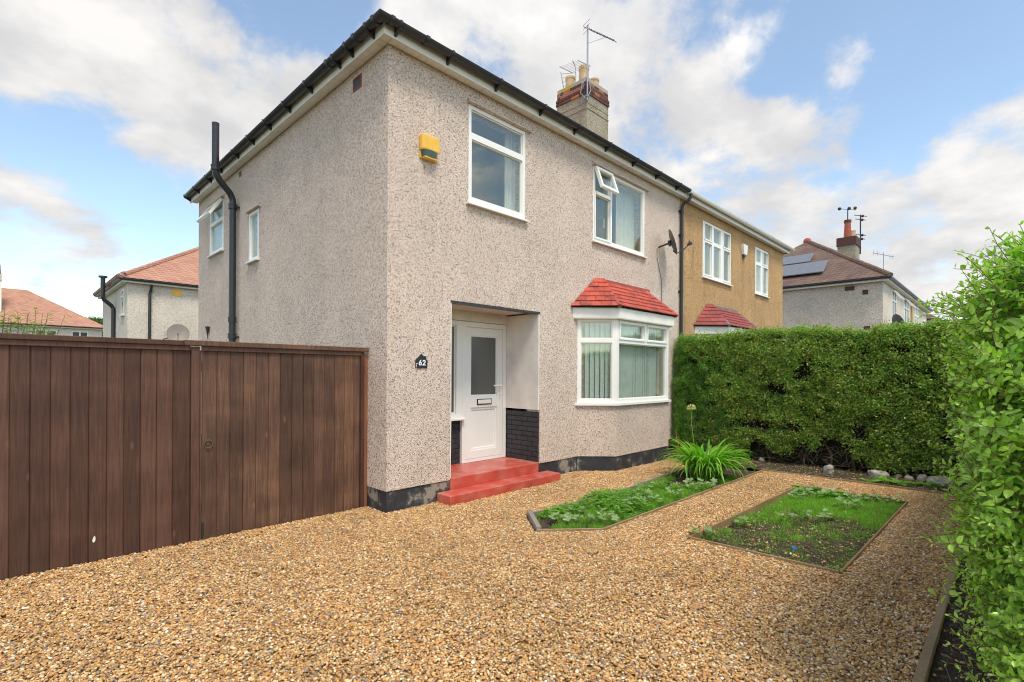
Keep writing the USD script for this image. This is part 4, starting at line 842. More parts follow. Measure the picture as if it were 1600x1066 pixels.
bay_roof(nb, 9.30, 'maroon_tile', 'lead_grey', 4, flat='lead_grey')
nbb = [(9.3 - 1.34, 0), (9.3 - .88, -.46), (9.3 + .88, -.46), (9.3 + 1.34, 0)]
def npoly(k): return Polygon([(nbb[0][0] - k * 1.41, -.001), (nbb[1][0] - k * .41, nbb[1][1] - k), (nbb[2][0] + k * .41, nbb[2][1] - k), (nbb[3][0] + k * 1.41, -.001)])
nbay = group_part(nb, 'bay_window')
part(nbay, 'fascia', slab(npoly(.085), 2.50, 2.668), 'white_paint'); part(nbay, 'wall', slab(npoly(0), -.1, 1.1), 'ochre_dash')
for i in range(3):
    d_, n_, L = bayface(nbb[i], nbb[i + 1]); window(nbay, 'bay_light', (*d_, 0), (*n_, 0), np.array([*nbb[i], 1.1]) - np.array([*n_, 0]) * .075, L, 1.40, [(.07, L - .07, .06, .95), (.07, L - .07, 1.05, 1.33)], sill=False, lintel=False, flat=True)
na = thing('alarm_box', 'white tapered alarm box between the upper windows of the brown house', 'alarm box', (10.65, 0, 4.7))
part(na, 'case', trimesh.convex.convex_hull(np.array([(10.50 + a, y, z) for a, z in ((0, 5.00), (.32, 5.00), (.25, 4.74), (.07, 4.74)) for y in (-.002, -.07)])), 'ivory_plastic')
part(na, 'lens', trimesh.convex.convex_hull(np.array([(10.57 + a, y, z) for a, z in ((0, 4.738), (.18, 4.738), (.14, 4.68), (.04, 4.68)) for y in (-.002, -.065)])), 'alarm_green')

# ------------------------------------------------------------------ more houses
def simple_window(parent, ax, out, o, w, h, mull=(), trans=None):
    xs = [0.05, *[m_ for m_ in mull], w - .05]; ps = []
    for a, b in zip(xs[:-1], xs[1:]):
        a, b = a + (.03 if a > .05 else 0), b - (.03 if b < w - .05 else 0)
        if trans: ps += [(a, b, .05, trans - .03), (a, b, trans + .03, h - .05)]
        else: ps.append((a, b, .05, h - .05))
    return window(parent, 'window', ax, out, o, w, h, ps, depth=.06, lintel=False, sill_over=.05, sill_z=.06, glass='far_pane')
plain('far_pane', (.055, .065, .065), .05, .6, var=.2)
def eave_line(parent, path, mt, fmt, z, proj=.18):
    part(parent, 'fascia', sweep([(*p, z) for p in path], [(proj - .03, -.02), (proj, -.02), (proj, .14), (proj - .03, .14)]), fmt)
    part(parent, 'gutter', sweep([(*p, z) for p in path], [(proj + .002, .09), (proj + .02, .05), (proj + .09, .05), (proj + .115, .09), (proj + .115, .13), (proj + .002, .13)]), mt)
    part(parent, 'soffit', sweep([(*p, z) for p in path], [(.0, -.012), (proj - .03, -.012), (proj - .03, .0), (.0, .0)]), 'soffit_white')
# right: the next pair along the street
GX, GY, GD, GM, GE, EZ = 20.65, -1.5, 7.0, 27.95, 34.3, 5.2
gh = thing('grey_house', 'grey pebbledashed house with hipped purple roof and black solar panels', 'house', (24, 2, 0))
part(gh, 'wall', bx(GX, GM - .002, GY, GY + GD, -.2, EZ), 'grey_dash')
part(gh, 'front_render', bx(GX - .002, GM - .002, GY - .03, GY - .001, -.2, EZ - .001), 'cream_dash')
eave_line(gh, [(GX, GY + GD), (GX, GY - .03), (GM, GY - .03)], 'black_plastic', 'white_paint', EZ)
RX0, RY0, RZ = GX - .26, GY - .29, EZ + .15; PI35 = math.radians(35)
part(gh, 'roof', hip_roof(RX0, GM, RY0, GY + GD + .26, RZ, PI35, True, False), 'roof_purple')
def ridge_tiles(parent, a, b, mt, r=.11, step=.45):
    a, b = np.array(a, float), np.array(b, float); n = max(2, int(np.linalg.norm(b - a) / step))
    for k in range(n): part(parent, 'ridge_tile', tube([a + (b - a) * k / n, a + (b - a) * (k + 1.05) / n], [r * .92, r], 8), mt, smooth=40)
gr = gh + '/roof'; run = (GY + GD + .26 - RY0) / 2; AP = (RX0 + run, RY0 + run, RZ + run * math.tan(PI35))
ridge_tiles(gr, (RX0, RY0, RZ), AP, 'roof_brown'); ridge_tiles(gr, AP, (GM, AP[1], AP[2]), 'roof_brown')
part(gr, 'finial', trimesh.creation.icosphere(2, .17).apply_translation(AP), 'clay_red', smooth=True)
def onside(y, s): return np.array([RX0 + s * math.cos(PI35), y, RZ + s * math.sin(PI35)])
sp_ax = np.array([0, -1.0, 0]); sp_up = np.array([math.cos(PI35), 0, math.sin(PI35)]); sp_n = np.array([-math.sin(PI35), 0, math.cos(PI35)])
for (y1, y0, s0, s1, nm) in ((4.2, .55, .75, 1.82, 'lower'), (4.2, 1.30, 1.95, 2.78, 'upper')):
    o = onside(y1, s0) + sp_n * .10
    part(gh, 'solar_panel', xf(rbx(0, y1 - y0, 0, s1 - s0, 0, .045, .006), sp_ax, sp_up, sp_n, o), 'slate_solar', label=f'{nm} black solar panel')
for (y, z, w_, h_) in ((-.60, 5.03, .32, .16), (-1.05, 4.83, .18, .18), (-1.12, 3.40, .2, .2)):
    part(gh, 'air_vent', bx(GX - .02, GX - .001, y, y + w_, z - h_ / 2, z + h_ / 2), 'brick_dark')
for x0, w_ in ((22.3, 1.1), (25.5, 1.5)):
    wf = simple_window(gh, FX, FO, (x0, GY - .02, 3.75), w_, 1.3, mull=(w_ / 2,), trans=.9)
    s_, g_ = sash(gh, w_ * .8, .42, (x0 + .1, GY - .10, 5.03), FX, FO, .6); part(s_, 'pane', g_, 'pane')
chg = part(gh, 'chimney', bx(27.5, 28.45, .65, 1.45, 6.2, 8.25), 'chimney_render')
part(chg, 'crown', [bx(27.46, 28.49, .61, 1.49, 8.25, 8.68)], 'brick_dark'); part(chg, 'chimney_pot', lathe([(.15, 0), (.17, .1), (.14, .75), (.17, .8), (.12, .8), (.1, 0)], (27.75, 1.05, 8.68), 14), 'clay_red', smooth=40); part(chg, 'cowl', [trimesh.creation.cylinder(.17, .1, sections=12).apply_translation([27.75, 1.05, 9.55])], 'black_metal')
part(chg, 'chimney_pot', lathe([(.17, 0), (.19, .1), (.17, .38), (.19, .42), (.12, .42), (.1, 0)], (28.2, .95, 8.68), 14), 'clay_buff', smooth=40)
aq = thing('tv_aerial', 'dark cluster of aerials on the chimney of the solar panelled house', 'aerial', (28.5, .7, 8.2))
part(aq, 'mast', [rod((28.45, .62, 7.9), (28.45, .62, 9.95), .03), rod((27.75, 1.05, 9.6), (27.75, 1.05, 10.2), .025)], 'black_metal')
for z, q in ((9.9, .35), (9.7, .28), (8.9, .3), (8.7, .25)): part(aq, 'crossbar', [rod((28.45 - q, .62 + q * .6, z), (28.45 + q, .62 - q * .6, z), .018), trimesh.creation.icosphere(1, .07).apply_translation([28.45 + q * .4, .62 - q * .2, z])], 'black_metal')
part(aq, 'crossbar', [rod((27.2, 1.3, 10.12), (28.3, .8, 10.2), .012), *[trimesh.creation.icosphere(1, .085).apply_translation(p) for p in ((27.2, 1.3, 10.12), (27.82, 1.0, 10.22), (28.25, .82, 10.3))]], 'black_metal')
dish('satellite_dish', 'dark satellite dish on the front corner of the grey house above the hedge', (21.35, GY - .42, 3.55), (.55, -.75, .3), .78, (20.95, GY - .03, 3.5), 'dish_grey', cable=[(20.75, GY - .05, 3.7), (20.72, GY - .05, 3.3), (20.72, GY - .05, 2.2)])
ch_ = thing('cream_house', 'buff rendered house adjoining the grey one, far along the street', 'house', (31, 2, 0))
part(ch_, 'wall', bx(GM, GE, GY - .03, GY + GD, -.2, EZ), 'buff_dash')
eave_line(ch_, [(GM, GY - .03), (GE, GY - .03), (GE, GY + GD)], 'grey_metal', 'white_paint', EZ)
part(ch_, 'roof', hip_roof(GM, GE + .26, RY0, GY + GD + .26, RZ, PI35, False, True), 'roof_brown')
for x0, w_ in ((29.0, 1.5), (32.2, 1.0)): simple_window(ch_, FX, FO, (x0, GY - .02, 3.75), w_, 1.3, mull=(w_ / 2,), trans=.85)
part(ch_, 'downpipe', tube([(GM, GY - .16, 5.1), (GM, GY - .09, 4.9), (GM, GY - .09, 0)], .05, 8), 'clay_buff')
dish('satellite_dish', 'rusty tan satellite dish on the buff house beyond the grey one', (30.6, GY - .40, 3.35), (.5, -.75, .3), .62, (30.4, GY - .03, 3.3), 'dish_tan')
dish('satellite_dish', 'dark satellite dish furthest along the street above the hedge top', (34.0, GY - .45, 3.45), (.5, -.75, .3), .80, (33.8, GY - .03, 3.4), 'dish_grey')
fh = thing('far_house', 'distant house with hipped brown roof at the end of the terrace', 'house', (44, 2, 0))
part(fh, 'wall', bx(39.4, 50, -1.4, 6, -.2, 5.1), 'cream_dash'); eave_line(fh, [(39.4, 6), (39.4, -1.4), (50, -1.4)], 'black_plastic', 'white_paint', 5.1)
part(fh, 'roof', hip_roof(39.1, 50, -1.7, 6.3, 5.25, PI35, True, False), 'roof_purple')
for x0 in (41.0, 44.0): simple_window(fh, FX, FO, (x0, -1.39, 3.7), 1.3, 1.2, mull=(.65,))
fc = part(fh, 'chimney', bx(38.6 + 1.9, 41.5, 1.5, 2.3, 5.5, 8.5), 'buff_dash'); part(fc, 'crown', bx(40.45, 41.55, 1.45, 2.35, 8.5, 8.72), 'brick_dark')
for x, m_, hh in ((40.7, 'clay_red', .5), (41.25, 'clay_buff', .4)): part(fc, 'chimney_pot', lathe([(.16, 0), (.14, hh), (.1, hh), (.1, 0)], (x, 1.9, 8.72), 12), m_, smooth=40)
av = thing('tv_aerial', 'thin rooftop aerial on the distant chimney near the hedge shoots', 'aerial', (41, 1.6, 8.6))
part(av, 'mast', rod((41.0, 1.5, 8.6), (41.0, 1.5, 10.3), .025), 'grey_metal'); part(av, 'boom', [rod((39.6, 1.9, 10.1), (42.4, 1.1, 10.15), .018), *[rod((39.6 + q, 1.9 - q * .28, 9.95), (39.6 + q, 1.9 - q * .28, 10.3), .012) for q in (.05, .6, 2.3, 2.7)]], 'grey_metal')

# left: houses behind the garden fence
LX, LY, LZ, LA = .53, 20.46, 5.2, math.radians(-5)
wh = thing('white_house', 'cream rendered house with orange hipped roof behind the garden fence', 'house', (4.5, 24, 0))
part(wh, 'wall', bx(LX, 10.5, LY, LY + 6.9, -.2, LZ), 'cream_dash')
eave_line(wh, [(LX, LY + 6.9), (LX, LY), (10.5, LY)], 'black_plastic', 'white_paint', LZ, proj=.2)
part(wh, 'roof', hip_roof(LX - .3, 10.8, LY - .3, LY + 7.2, LZ + .15, math.radians(33), True, True), 'roof_orange')
run = 7.5 / 2; ridge_tiles(wh + '/roof', (LX - .3, LY - .3, LZ + .16), (LX - .3 + run, LY - .3 + run, LZ + .15 + run * math.tan(math.radians(33))), 'roof_orange')
k = 0
for y in np.arange(LY - .2, LY + 7.1, .34): part(wh + '/roof', 'eave_tile', tube([(LX - .36, y, LZ + .15), (LX - .10, y, LZ + .33)], .09, 7), 'black_plastic' if k < 0 else 'roof_brown'); k += 1
part(wh, 'soil_pipe', tube([(LX - .08, 23.4, -.2), (LX - .08, 23.4, 4.35), (LX - .16, 23.35, 4.5), (LX - .42, 23.3, 4.72), (LX - .46, 23.3, 4.85), (LX - .46, 23.3, 5.70)], .085, 10), 'black_plastic', smooth=40)
part(wh + '/soil_pipe', 'cowl', trimesh.creation.cylinder(.16, .07, sections=14).apply_translation([LX - .46, 23.3, 5.72]), 'black_plastic')
part(wh, 'downpipe', tube([(1.3, LY - .27, 5.15), (1.3, LY - .12, 4.95), (1.27, LY - .07, 4.8), (1.25, LY - .07, -.1)], .055, 8), 'black_plastic', smooth=40)
simple_window(wh, SXA, SO, (LX + .02, 21.75, 3.95), .62, 1.05, trans=.75)
part(wh, 'patch', bx(2.05, 2.42, LY - .012, LY - .001, 4.83, 5.08), 'yellow_plastic', label='yellow patch under the eaves')
part(wh, 'flue', tube([(3.75, LY - .001, 4.55), (3.75, LY - .22, 4.55)], .11, 12), 'black_plastic', smooth=40)
dish('satellite_dish', 'tan satellite dish on the cream rendered house just above the fence', (2.2, LY - .45, 3.18), (-.20, -.90, .35), .82, (1.75, LY - .0, 2.95), 'dish_tan')
oh = thing('long_house', 'long low house with broad orange tiled roof far beyond the fence', 'house', (-4, 54, 0))
part(oh, 'wall', bx(-24, 3.0, 50, 59, -.2, 5.1), 'cream_dash'); eave_line(oh, [(-24, 50), (3.0, 50), (3.0, 59)], 'black_plastic', 'white_paint', 5.1, proj=.3)
part(oh, 'roof', hip_roof(-24.4, 3.4, 49.6, 59.4, 5.25, math.radians(33), True, True), 'roof_orange')
part(oh, 'roof', hip_roof(-24.0, -.9, 53.0, 61, 6.0, math.radians(33), True, True), 'roof_orange', label='higher roof behind')
for x0, w_ in ((-1.15, 1.3), (1.05, 1.05), (-4.6, 1.4), (-8, 1.4)): simple_window(oh, FX, FO, (x0, 50.03, 3.6), w_, 1.25, mull=(w_ / 2,))
oc = part(oh, 'chimney', bx(-3.95, -3.02, 51.0, 52.0, 5.5, 8.6), 'white_paint'); part(oc, 'crown', bx(-3.98, -3.0, 50.95, 52.05, 8.6, 9.1), 'buff_dash'); part(oc, 'chimney_pot', lathe([(.2, 0), (.17, .8), (.1, .8), (.1, 0)], (-3.25, 51.5, 9.1), 12), 'brick_dark')

# ------------------------------------------------------------------ fence and gate
FY = .42; TOP = 1.885
fence = thing('fence', 'tall dark brown close-boarded timber fence left of the gate', 'fence', (-2.8, FY, 0))
rg = np.random.default_rng(21)
seams = [-4.40, -4.27, -4.15, -4.03, -3.91, -3.79, -3.67, -3.55, -3.43, -3.31, -3.18, -3.045, -2.928, -2.809, -2.689, -2.571, -2.453, -2.336, -2.218, -2.099, -1.977, -1.836]
def board(parent, a, b, z0, z1, mt, split=False):
    e = rg.uniform(-.002, .002)
    prof = Polygon([(a + .0012, 0), (a + .006, -.004 + e), (b - .008, -.004 + e), (b - .0012, 0.0), (b - .0012, .007), (b + .004, .007), (b + .004, .014), (a + .006, .014), (a + .006, .0065), (a + .0012, .0065)])
    g = ext(prof, z1 - z0); g.apply_translation([0, FY + .004, z0]); part(parent, 'board', g, mt)
for a, b in zip(seams[:-1], seams[1:]): board(fence, a, b, -.05, 1.80 + rg.uniform(-.002, .002), 'fence_wood')
part(fence, 'post', rbx(-1.834, -1.765, FY - .018, FY + .07, -.1, 1.835, .004), 'fence_wood', label='post between fence and gate')
part(fence, 'post', rbx(-.094, -.052, FY - .020, FY + .06, -.1, 1.838, .004), 'fence_wood', label='gate post at the house wall')
part(fence, 'post', rbx(-.050, -.006, FY - .006, FY + .055, -.08, 1.80, .004), 'post_orange', label='bare reddish packing strip against the wall')
part(fence, 'post', rbx(-4.48, -4.41, FY - .018, FY + .07, -.1, 1.835, .004), 'fence_wood')
part(fence, 'capping_rail', [rbx(-4.5, -1.90, FY - .042, FY + .075, 1.840, TOP, .005)], 'fence_wood'); part(fence, 'capping_rail', rbx(-1.897, -.012, FY - .045, FY + .075, 1.842, TOP + .006, .005), 'gate_wood')
part(fence, 'top_rail', rbx(-4.40, -1.845, FY - .024, FY + .002, 1.795, 1.8395, .003), 'fence_wood')
part(fence, 'rail', [bx(-4.4, -1.84, FY + .019, FY + .06, z, z + .07) for z in (.25, .95, 1.6)], 'fence_wood')
gate = thing('gate', 'boarded brown timber gate with iron ring handle beside the house corner', 'gate', (-.9, FY, 0))
gs = [-1.742, -1.614, -1.497, -1.377, -1.255, -1.135, -1.016, -.894, -.772, -.655, -.535, -.411, -.295, -.180, -.103]
for a, b in zip(gs[:-1], gs[1:]): board(gate, a, b, .025 if a < -1.7 else -.03, 1.80 + rg.uniform(-.002, .002), 'gate_wood')
part(gate, 'stile', rbx(-1.762, -1.745, FY - .004, FY + .05, .02, 1.80, .003), 'gate_wood')
part(fence, 'top_rail', rbx(-1.750, -.096, FY - .024, FY + .002, 1.796, 1.8415, .003), 'gate_wood')
part(gate, 'rail', [bx(-1.74, -.11, FY + .019, FY + .06, z, z + .09) for z in (.25, .9, 1.6)], 'gate_wood')
hd = trimesh.creation.torus(.036, .005, major_sections=24, minor_sections=8); hd.apply_transform(trimesh.transformations.rotation_matrix(PI / 2, [1, 0, 0])); hd.apply_translation([-1.69, FY - .016, .905])
part(gate, 'ring_handle', [hd], 'painted_iron', smooth=True); part(gate, 'handle_plate', [trimesh.creation.cylinder(.030, .006, sections=20).apply_transform(trimesh.transformations.rotation_matrix(PI / 2, [1, 0, 0])).apply_translation([-1.69, FY - .002, .92])], 'painted_iron', smooth=40)
part(gate, 'bolt', rod((-1.735, FY - .008, .16), (-1.735, FY - .008, -.02), .008), 'black_metal')
for th_, sm in ((fence, seams), (gate, gs)):
    for a, b in zip(sm[:-1], sm[1:]):
        if a < -3.3: continue
        for z in (.285, .95, 1.64): part(th_, 'nail', trimesh.creation.cylinder(.0035, .004, sections=6).apply_transform(trimesh.transformations.rotation_matrix(PI / 2, [1, 0, 0])).apply_translation([(a + b) / 2 + rg.uniform(-.02, .02), FY - .0005, z + rg.uniform(-.012, .012)]), 'black_metal')
chip = np.column_stack([.012 * np.cos(np.linspace(0, 2 * PI, 9)[:-1]) - .002, .03 * np.sin(np.linspace(0, 2 * PI, 9)[:-1])]); chip[:, 1] += .0
part(fence, 'bare_patch', [xf(ext(Polygon([(0, .0), (.012, .01), (.016, .035), (.010, .058), (.0, .045), (-.006, .02)]), .0012), (1, 0, 0), (0, 0, 1), (0, -1, 0), (-2.54, FY - .0005, .155))], 'ivory_plastic', label='white chip on a fence board')
# ------------------------------------------------------------------ gravel
rg = np.random.default_rng(101)
def pebble(rng, L):
    s = trimesh.creation.icosphere(1, 1.0) if L > .0125 else trimesh.creation.icosphere(0, 1.0)
    v = s.vertices.copy(); v *= 1 + .22 * (rng.random(len(v))[:, None] - .5); a, b, c = L * .5, L * rng.uniform(.32, .46), L * rng.uniform(.18, .34)
    v *= [a, b, c]; q = trimesh.transformations.random_rotation_matrix(rng.random(3))
    tilt = trimesh.transformations.rotation_matrix(rng.normal(0, .35), [math.cos(t := rng.random() * 2 * PI), math.sin(t), 0]) @ trimesh.transformations.rotation_matrix(rng.random() * 2 * PI, [0, 0, 1])
    return v @ tilt[:3, :3].T, s.faces
def pebble_patch(rng, R, n, base=.0, thick=.014):
    V, F, k = [], [], 0
    for i in range(n):
        r, a = R * math.sqrt(rng.random()), rng.random() * 2 * PI; L = rng.choice([.010, .013, .016, .020, .026], p=[.16, .29, .31, .19, .05])
        v, f = pebble(rng, L); v = v + [r * math.cos(a), r * math.sin(a), base + rng.random() ** 1.4 * thick - .004]
        V.append(v); F.append(f + k); k += len(v)
    return trimesh.Trimesh(np.vstack(V), np.vstack(F), process=False)
big = [pebble_patch(rg, .15, 235) for _ in range(9)]; mid_ = [pebble_patch(rg, .05, 30) for _ in range(8)]; one = [trimesh.Trimesh(*pebble(rg, L), process=False) for L in (.012, .015, .018, .021, .024, .017)]
def sample(poly, dens, rng):
    x0, y0, x1, y1 = poly.bounds; n = int((x1 - x0) * (y1 - y0) * dens); p = np.column_stack([rng.uniform(x0, x1, n), rng.uniform(y0, y1, n)])
    return p[shapely.contains_xy(poly, p[:, 0], p[:, 1])]
edge_ = sbox(-6.4, -6.9, 5.82, .40)
seen = drive.intersection(Polygon([(-3.3, -5.6), (-5.2, .45), (6, .45), (6, -5.6)]))
def hexgrid(poly, step, rng):
    x0, y0, x1, y1 = poly.bounds; p = np.array([(x + (step / 2 if j % 2 else 0), y) for j, y in enumerate(np.arange(y0, y1, step * .866)) for x in np.arange(x0, x1, step)]); p += rng.normal(0, step * .12, p.shape)
    return p[shapely.contains_xy(poly, p[:, 0], p[:, 1])]
pb_ = hexgrid(seen.buffer(-.153), .165, rg); pm_ = hexgrid(seen.buffer(-.052).difference(seen.buffer(-.175)), .058, rg); po_ = sample(seen.buffer(-.004).difference(seen.buffer(-.065)), 3400, rg)
pos, idx = [], []
for arr, lo, n in ((pb_, 0, 9), (pm_, 9, 8), (po_, 17, 6)):
    z = rg.uniform(-.004, .007, len(arr)); pos.append(np.column_stack([arr, z])); idx.append(rg.integers(lo, lo + n, len(arr)))
pos, idx = np.vstack(pos), np.concatenate(idx)
pos[:, 2] += .018 * (meshkit.fbm(np.column_stack([pos[:, :2] * 2.2, np.zeros(len(pos))]), 3, 4) - .5)
scatter('/World/gravel', big + mid_ + one, ['pebble'] * 23, pos, qz(rg.random(len(pos)) * 2 * PI), np.ones(len(pos)), idx, kind='stuff', label='loose golden gravel covering the drive and paths', cat='gravel')

# ------------------------------------------------------------------ leaves
def leaf(L, Wd, fold=.25, droop=.2, n=4, base=.0):
    """a folded, drooping leaf along +x, its upper side to +z"""
    t = np.linspace(0, 1, n + 1); wv = Wd / 2 * np.sin(PI * t ** .85) ** .8; wv[0] = wv[-1] = 0
    x = base + L * t * (1 - .12 * droop * t); z = -droop * L * t ** 2 * .6
    v = [(x[0], 0, z[0])]; f = []
    for i in range(1, n): v += [(x[i], 0, z[i]), (x[i], wv[i], z[i] + fold * wv[i]), (x[i], -wv[i], z[i] + fold * wv[i])]
    v.append((x[n], 0, z[n])); e = len(v) - 1; m_ = lambda i: 1 + 3 * (i - 1)
    f += [(0, m_(1), m_(1) + 1), (0, m_(1) + 2, m_(1))]
    for i in range(1, n - 1):
        a, b = m_(i), m_(i + 1); f += [(a, b, b + 1), (a, b + 1, a + 1), (b, a, a + 2), (b, a + 2, b + 2)]
    a = m_(n - 1); f += [(a, e, a + 1), (a, a + 2, e)]
    return np.array(v, float), np.array(f)
def frame_(d, roll=0., up=(0, 0, 1.)):
    d = np.array(d, float); d /= np.linalg.norm(d); s = np.cross(up, d); n_ = np.linalg.norm(s); s = s / n_ if n_ > 1e-6 else np.array([0, 1., 0]); u = np.cross(d, s)
    c, q = math.cos(roll), math.sin(roll); return np.column_stack([d, c * s + q * u, -q * s + c * u])
def put(v, Rm, o): return v @ Rm.T + np.asarray(o)
def tri(vs, fs):
    o, F = 0, []
    for v, f in zip(vs, fs): F.append(f + o); o += len(v)
    return trimesh.Trimesh(np.vstack(vs), np.vstack(F), process=False)
def privet_sprig(rng, length=.22, nodes=8, L=.043):
    """an upright shoot along +z with opposite pairs of leaves; returns leaf meshes and the stem"""
    bend = rng.normal(0, .16, 2); pt = lambda t: np.array([bend[0] * length * t * t, bend[1] * length * t * t, length * t])
    vs, fs = [], []; a0 = rng.random() * PI
    for k in range(nodes):
        t = .12 + .86 * k / (nodes - 1); size = L * (1.0 - .5 * max(0, t - .62) / .38) * rng.uniform(.8, 1.12)
        for s in (0, 1):
            if rng.random() < .06: continue
            a = a0 + k * PI / 2 * .96 + s * PI + rng.normal(0, .25); el = math.radians(rng.uniform(8, 40) + 32 * max(0, t - .7) / .3)
            v, f = leaf(size, size * rng.uniform(.46, .56), rng.uniform(.12, .34), rng.uniform(.05, .55), 4, .003)
            vs.append(put(v, frame_((math.cos(a) * math.cos(el), math.sin(a) * math.cos(el), math.sin(el)), rng.normal(0, .3)), pt(t))); fs.append(f)
    stem = tube([pt(t) for t in np.linspace(0, 1, 5)], np.linspace(.0022, .001, 5), 4, cap=False)
    return vs, fs, stem
def rotz_to(d, spin):
    Rm = np.array(trimesh.geometry.align_vectors([0, 0, 1], d))[:3, :3]; c, s = math.cos(spin), math.sin(spin)
    return Rm @ np.array([[c, -s, 0], [s, c, 0], [0, 0, 1.]])

# ---- the near privet hedge
rg = np.random.default_rng(77)
nh = thing('hedge', 'tall bright green privet hedge close by at the right edge of the drive', 'hedge', (3, -5.5, 0))
X0H, X1H = -.36, 6.5
zprof = [(.0, -5.13), (.25, -5.10), (.5, -5.065), (.8, -5.02), (1.2, -5.005), (1.7, -4.98), (1.86, -5.0), (1.98, -5.09), (2.05, -5.26)]
def faceY(z): return np.interp(z, [q[0] for q in zprof], [q[1] for q in zprof])
kinds = [privet_sprig(rg, rg.uniform(.17, .27), int(rg.integers(7, 10)), rg.uniform(.037, .047)) for _ in range(12)]
P, D = [], []
n = 2900                                 # side face
x = X0H + (X1H - X0H) * rg.random(n) ** 1.7; z = .12 + 1.90 * rg.random(n) ** .9; depth_ = rg.random(n) ** 2 * .16
lump = (meshkit.fbm(np.column_stack([x * 2.2, z * 2.2, np.zeros(n)]), 3, 9) - .5) * .16
P.append(np.column_stack([x, faceY(z) - depth_ - .05 + lump, z])); D.append(np.column_stack([rg.normal(0, .45, n), .75 + rg.normal(0, .3, n), .55 + rg.normal(0, .35, n)]))
n = 750                                  # the near end
y = -5.02 - .75 * rg.random(n); z = .10 + 1.92 * rg.random(n) ** .9; lump = (meshkit.fbm(np.column_stack([y * 3, z * 2.2, np.ones(n)]), 3, 9) - .5) * .2
ok = y < faceY(z) - .01; P.append(np.column_stack([X0H + .04 + .14 * rg.random(n) ** 2 + lump + .12 * np.clip((z - 1.62) / .4, 0, 1) ** 2 + np.interp(z, [0, .3, .6], [.14, .07, 0]), y, z])[ok]); D.append(np.column_stack([-.75 + rg.normal(0, .3, n), .1 + rg.normal(0, .45, n), .5 + rg.normal(0, .35, n)])[ok])
n = 1100                                 # the top
x = X0H + .1 + (X1H - X0H) * rg.random(n) ** 1.5; y = -5.10 - .75 * rg.random(n); P.append(np.column_stack([x, y, 1.94 + .09 * rg.random(n) + .05 * np.sin(x * 3)])); D.append(np.column_stack([rg.normal(0, .35, n), .15 + rg.normal(0, .35, n), 1 + rg.normal(0, .2, n)]))
n = 1100                                 # the street side
P.append(np.column_stack([X0H + (X1H - X0H) * rg.random(n) ** 1.4, -5.86 - .10 * rg.random(n), .12 + 1.85 * rg.random(n)])); D.append(np.column_stack([rg.normal(0, .45, n), -.75 + rg.normal(0, .3, n), .55 + rg.normal(0, .35, n)]))
P, D = np.vstack(P), np.vstack(D)
idx = rg.integers(0, 12, len(P)); Q = qmul(qfrom_z(D), qz(rg.random(len(P)) * 2 * PI)); S = rg.uniform(.8, 1.15, len(P))
lv = [tri(a, b) for a, b, c in kinds]
scatter(nh + '/foliage', lv, ['privet_leaf'] * 12, P - [3, -5.5, 0], Q, S, idx, smooth=False)
scatter(nh + '/shoots', [c for a, b, c in kinds], ['stem_brown'] * 12, P - [3, -5.5, 0], Q, S, idx)
# the shoots nearest the camera, leaf by leaf, and the long arching ones that break the outline
near = []
for (p, d, Ls, L) in [((.34, -4.97, 1.76), (-.12, .62, .9), .30, .043), ((.20, -4.99, 1.84), (-.1, .35, 1), .26, .043), ((.0, -5.0, 1.86), (-.1, .28, 1), .24, .045), ((-.14, -5.03, 1.88), (-.2, .15, 1), .22, .045), ((.12, -4.97, 1.78), (-.25, .5, .9), .22, .042), ((.62, -4.96, 1.72), (.1, .75, .7), .24, .042)]: near.append((p, d, Ls, L))
for k in range(19):
    z = .35 + 1.6 * (k + .5) / 19 + rg.normal(0, .03); y = faceY(z) + rg.uniform(-.10, .015); near.append(((X0H + .03 + rg.uniform(-.04, .12) + np.interp(z, [0, .3, .6], [.14, .07, 0]), y, z), (-.5 + rg.normal(0, .3), .40 + rg.normal(0, .3), .6 + rg.normal(0, .2)), rg.uniform(.18, .24), rg.uniform(.038, .046)))
nl = 0
for p, d, Ls, L in near:
    vs, fs, st = privet_sprig(rg, Ls, 8, L); d = np.array(d); d /= np.linalg.norm(d); Rm = rotz_to(d, rg.random() * 6)
    part(nh, 'shoot', trimesh.Trimesh(put(st.vertices, Rm, p), st.faces, process=False), 'stem_brown')
    for v, f in zip(vs, fs):
        if nl < 299: part(nh, 'leaf', trimesh.Trimesh(put(v, Rm, p), f, process=False), 'privet_leaf_single'); nl += 1
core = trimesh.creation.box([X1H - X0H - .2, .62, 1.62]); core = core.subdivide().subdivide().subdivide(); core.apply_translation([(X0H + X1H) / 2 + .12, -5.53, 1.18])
part(nh, 'inner_growth', lumpy(core, .10, 3.0, 2), 'hedge_core', smooth=True)  # solid dark block added inside to stop light showing through
for x in np.arange(-.1, 6.4, .42):
    b = np.array([x, -5.45 + rg.normal(0, .06), -.1]); part(nh, 'stem', tube([b, b + [rg.normal(0, .05), rg.normal(0, .04), .35], b + [rg.normal(0, .12), rg.normal(0, .1), .9]], [.028, .022, .014], 7), 'stem_brown', smooth=40)

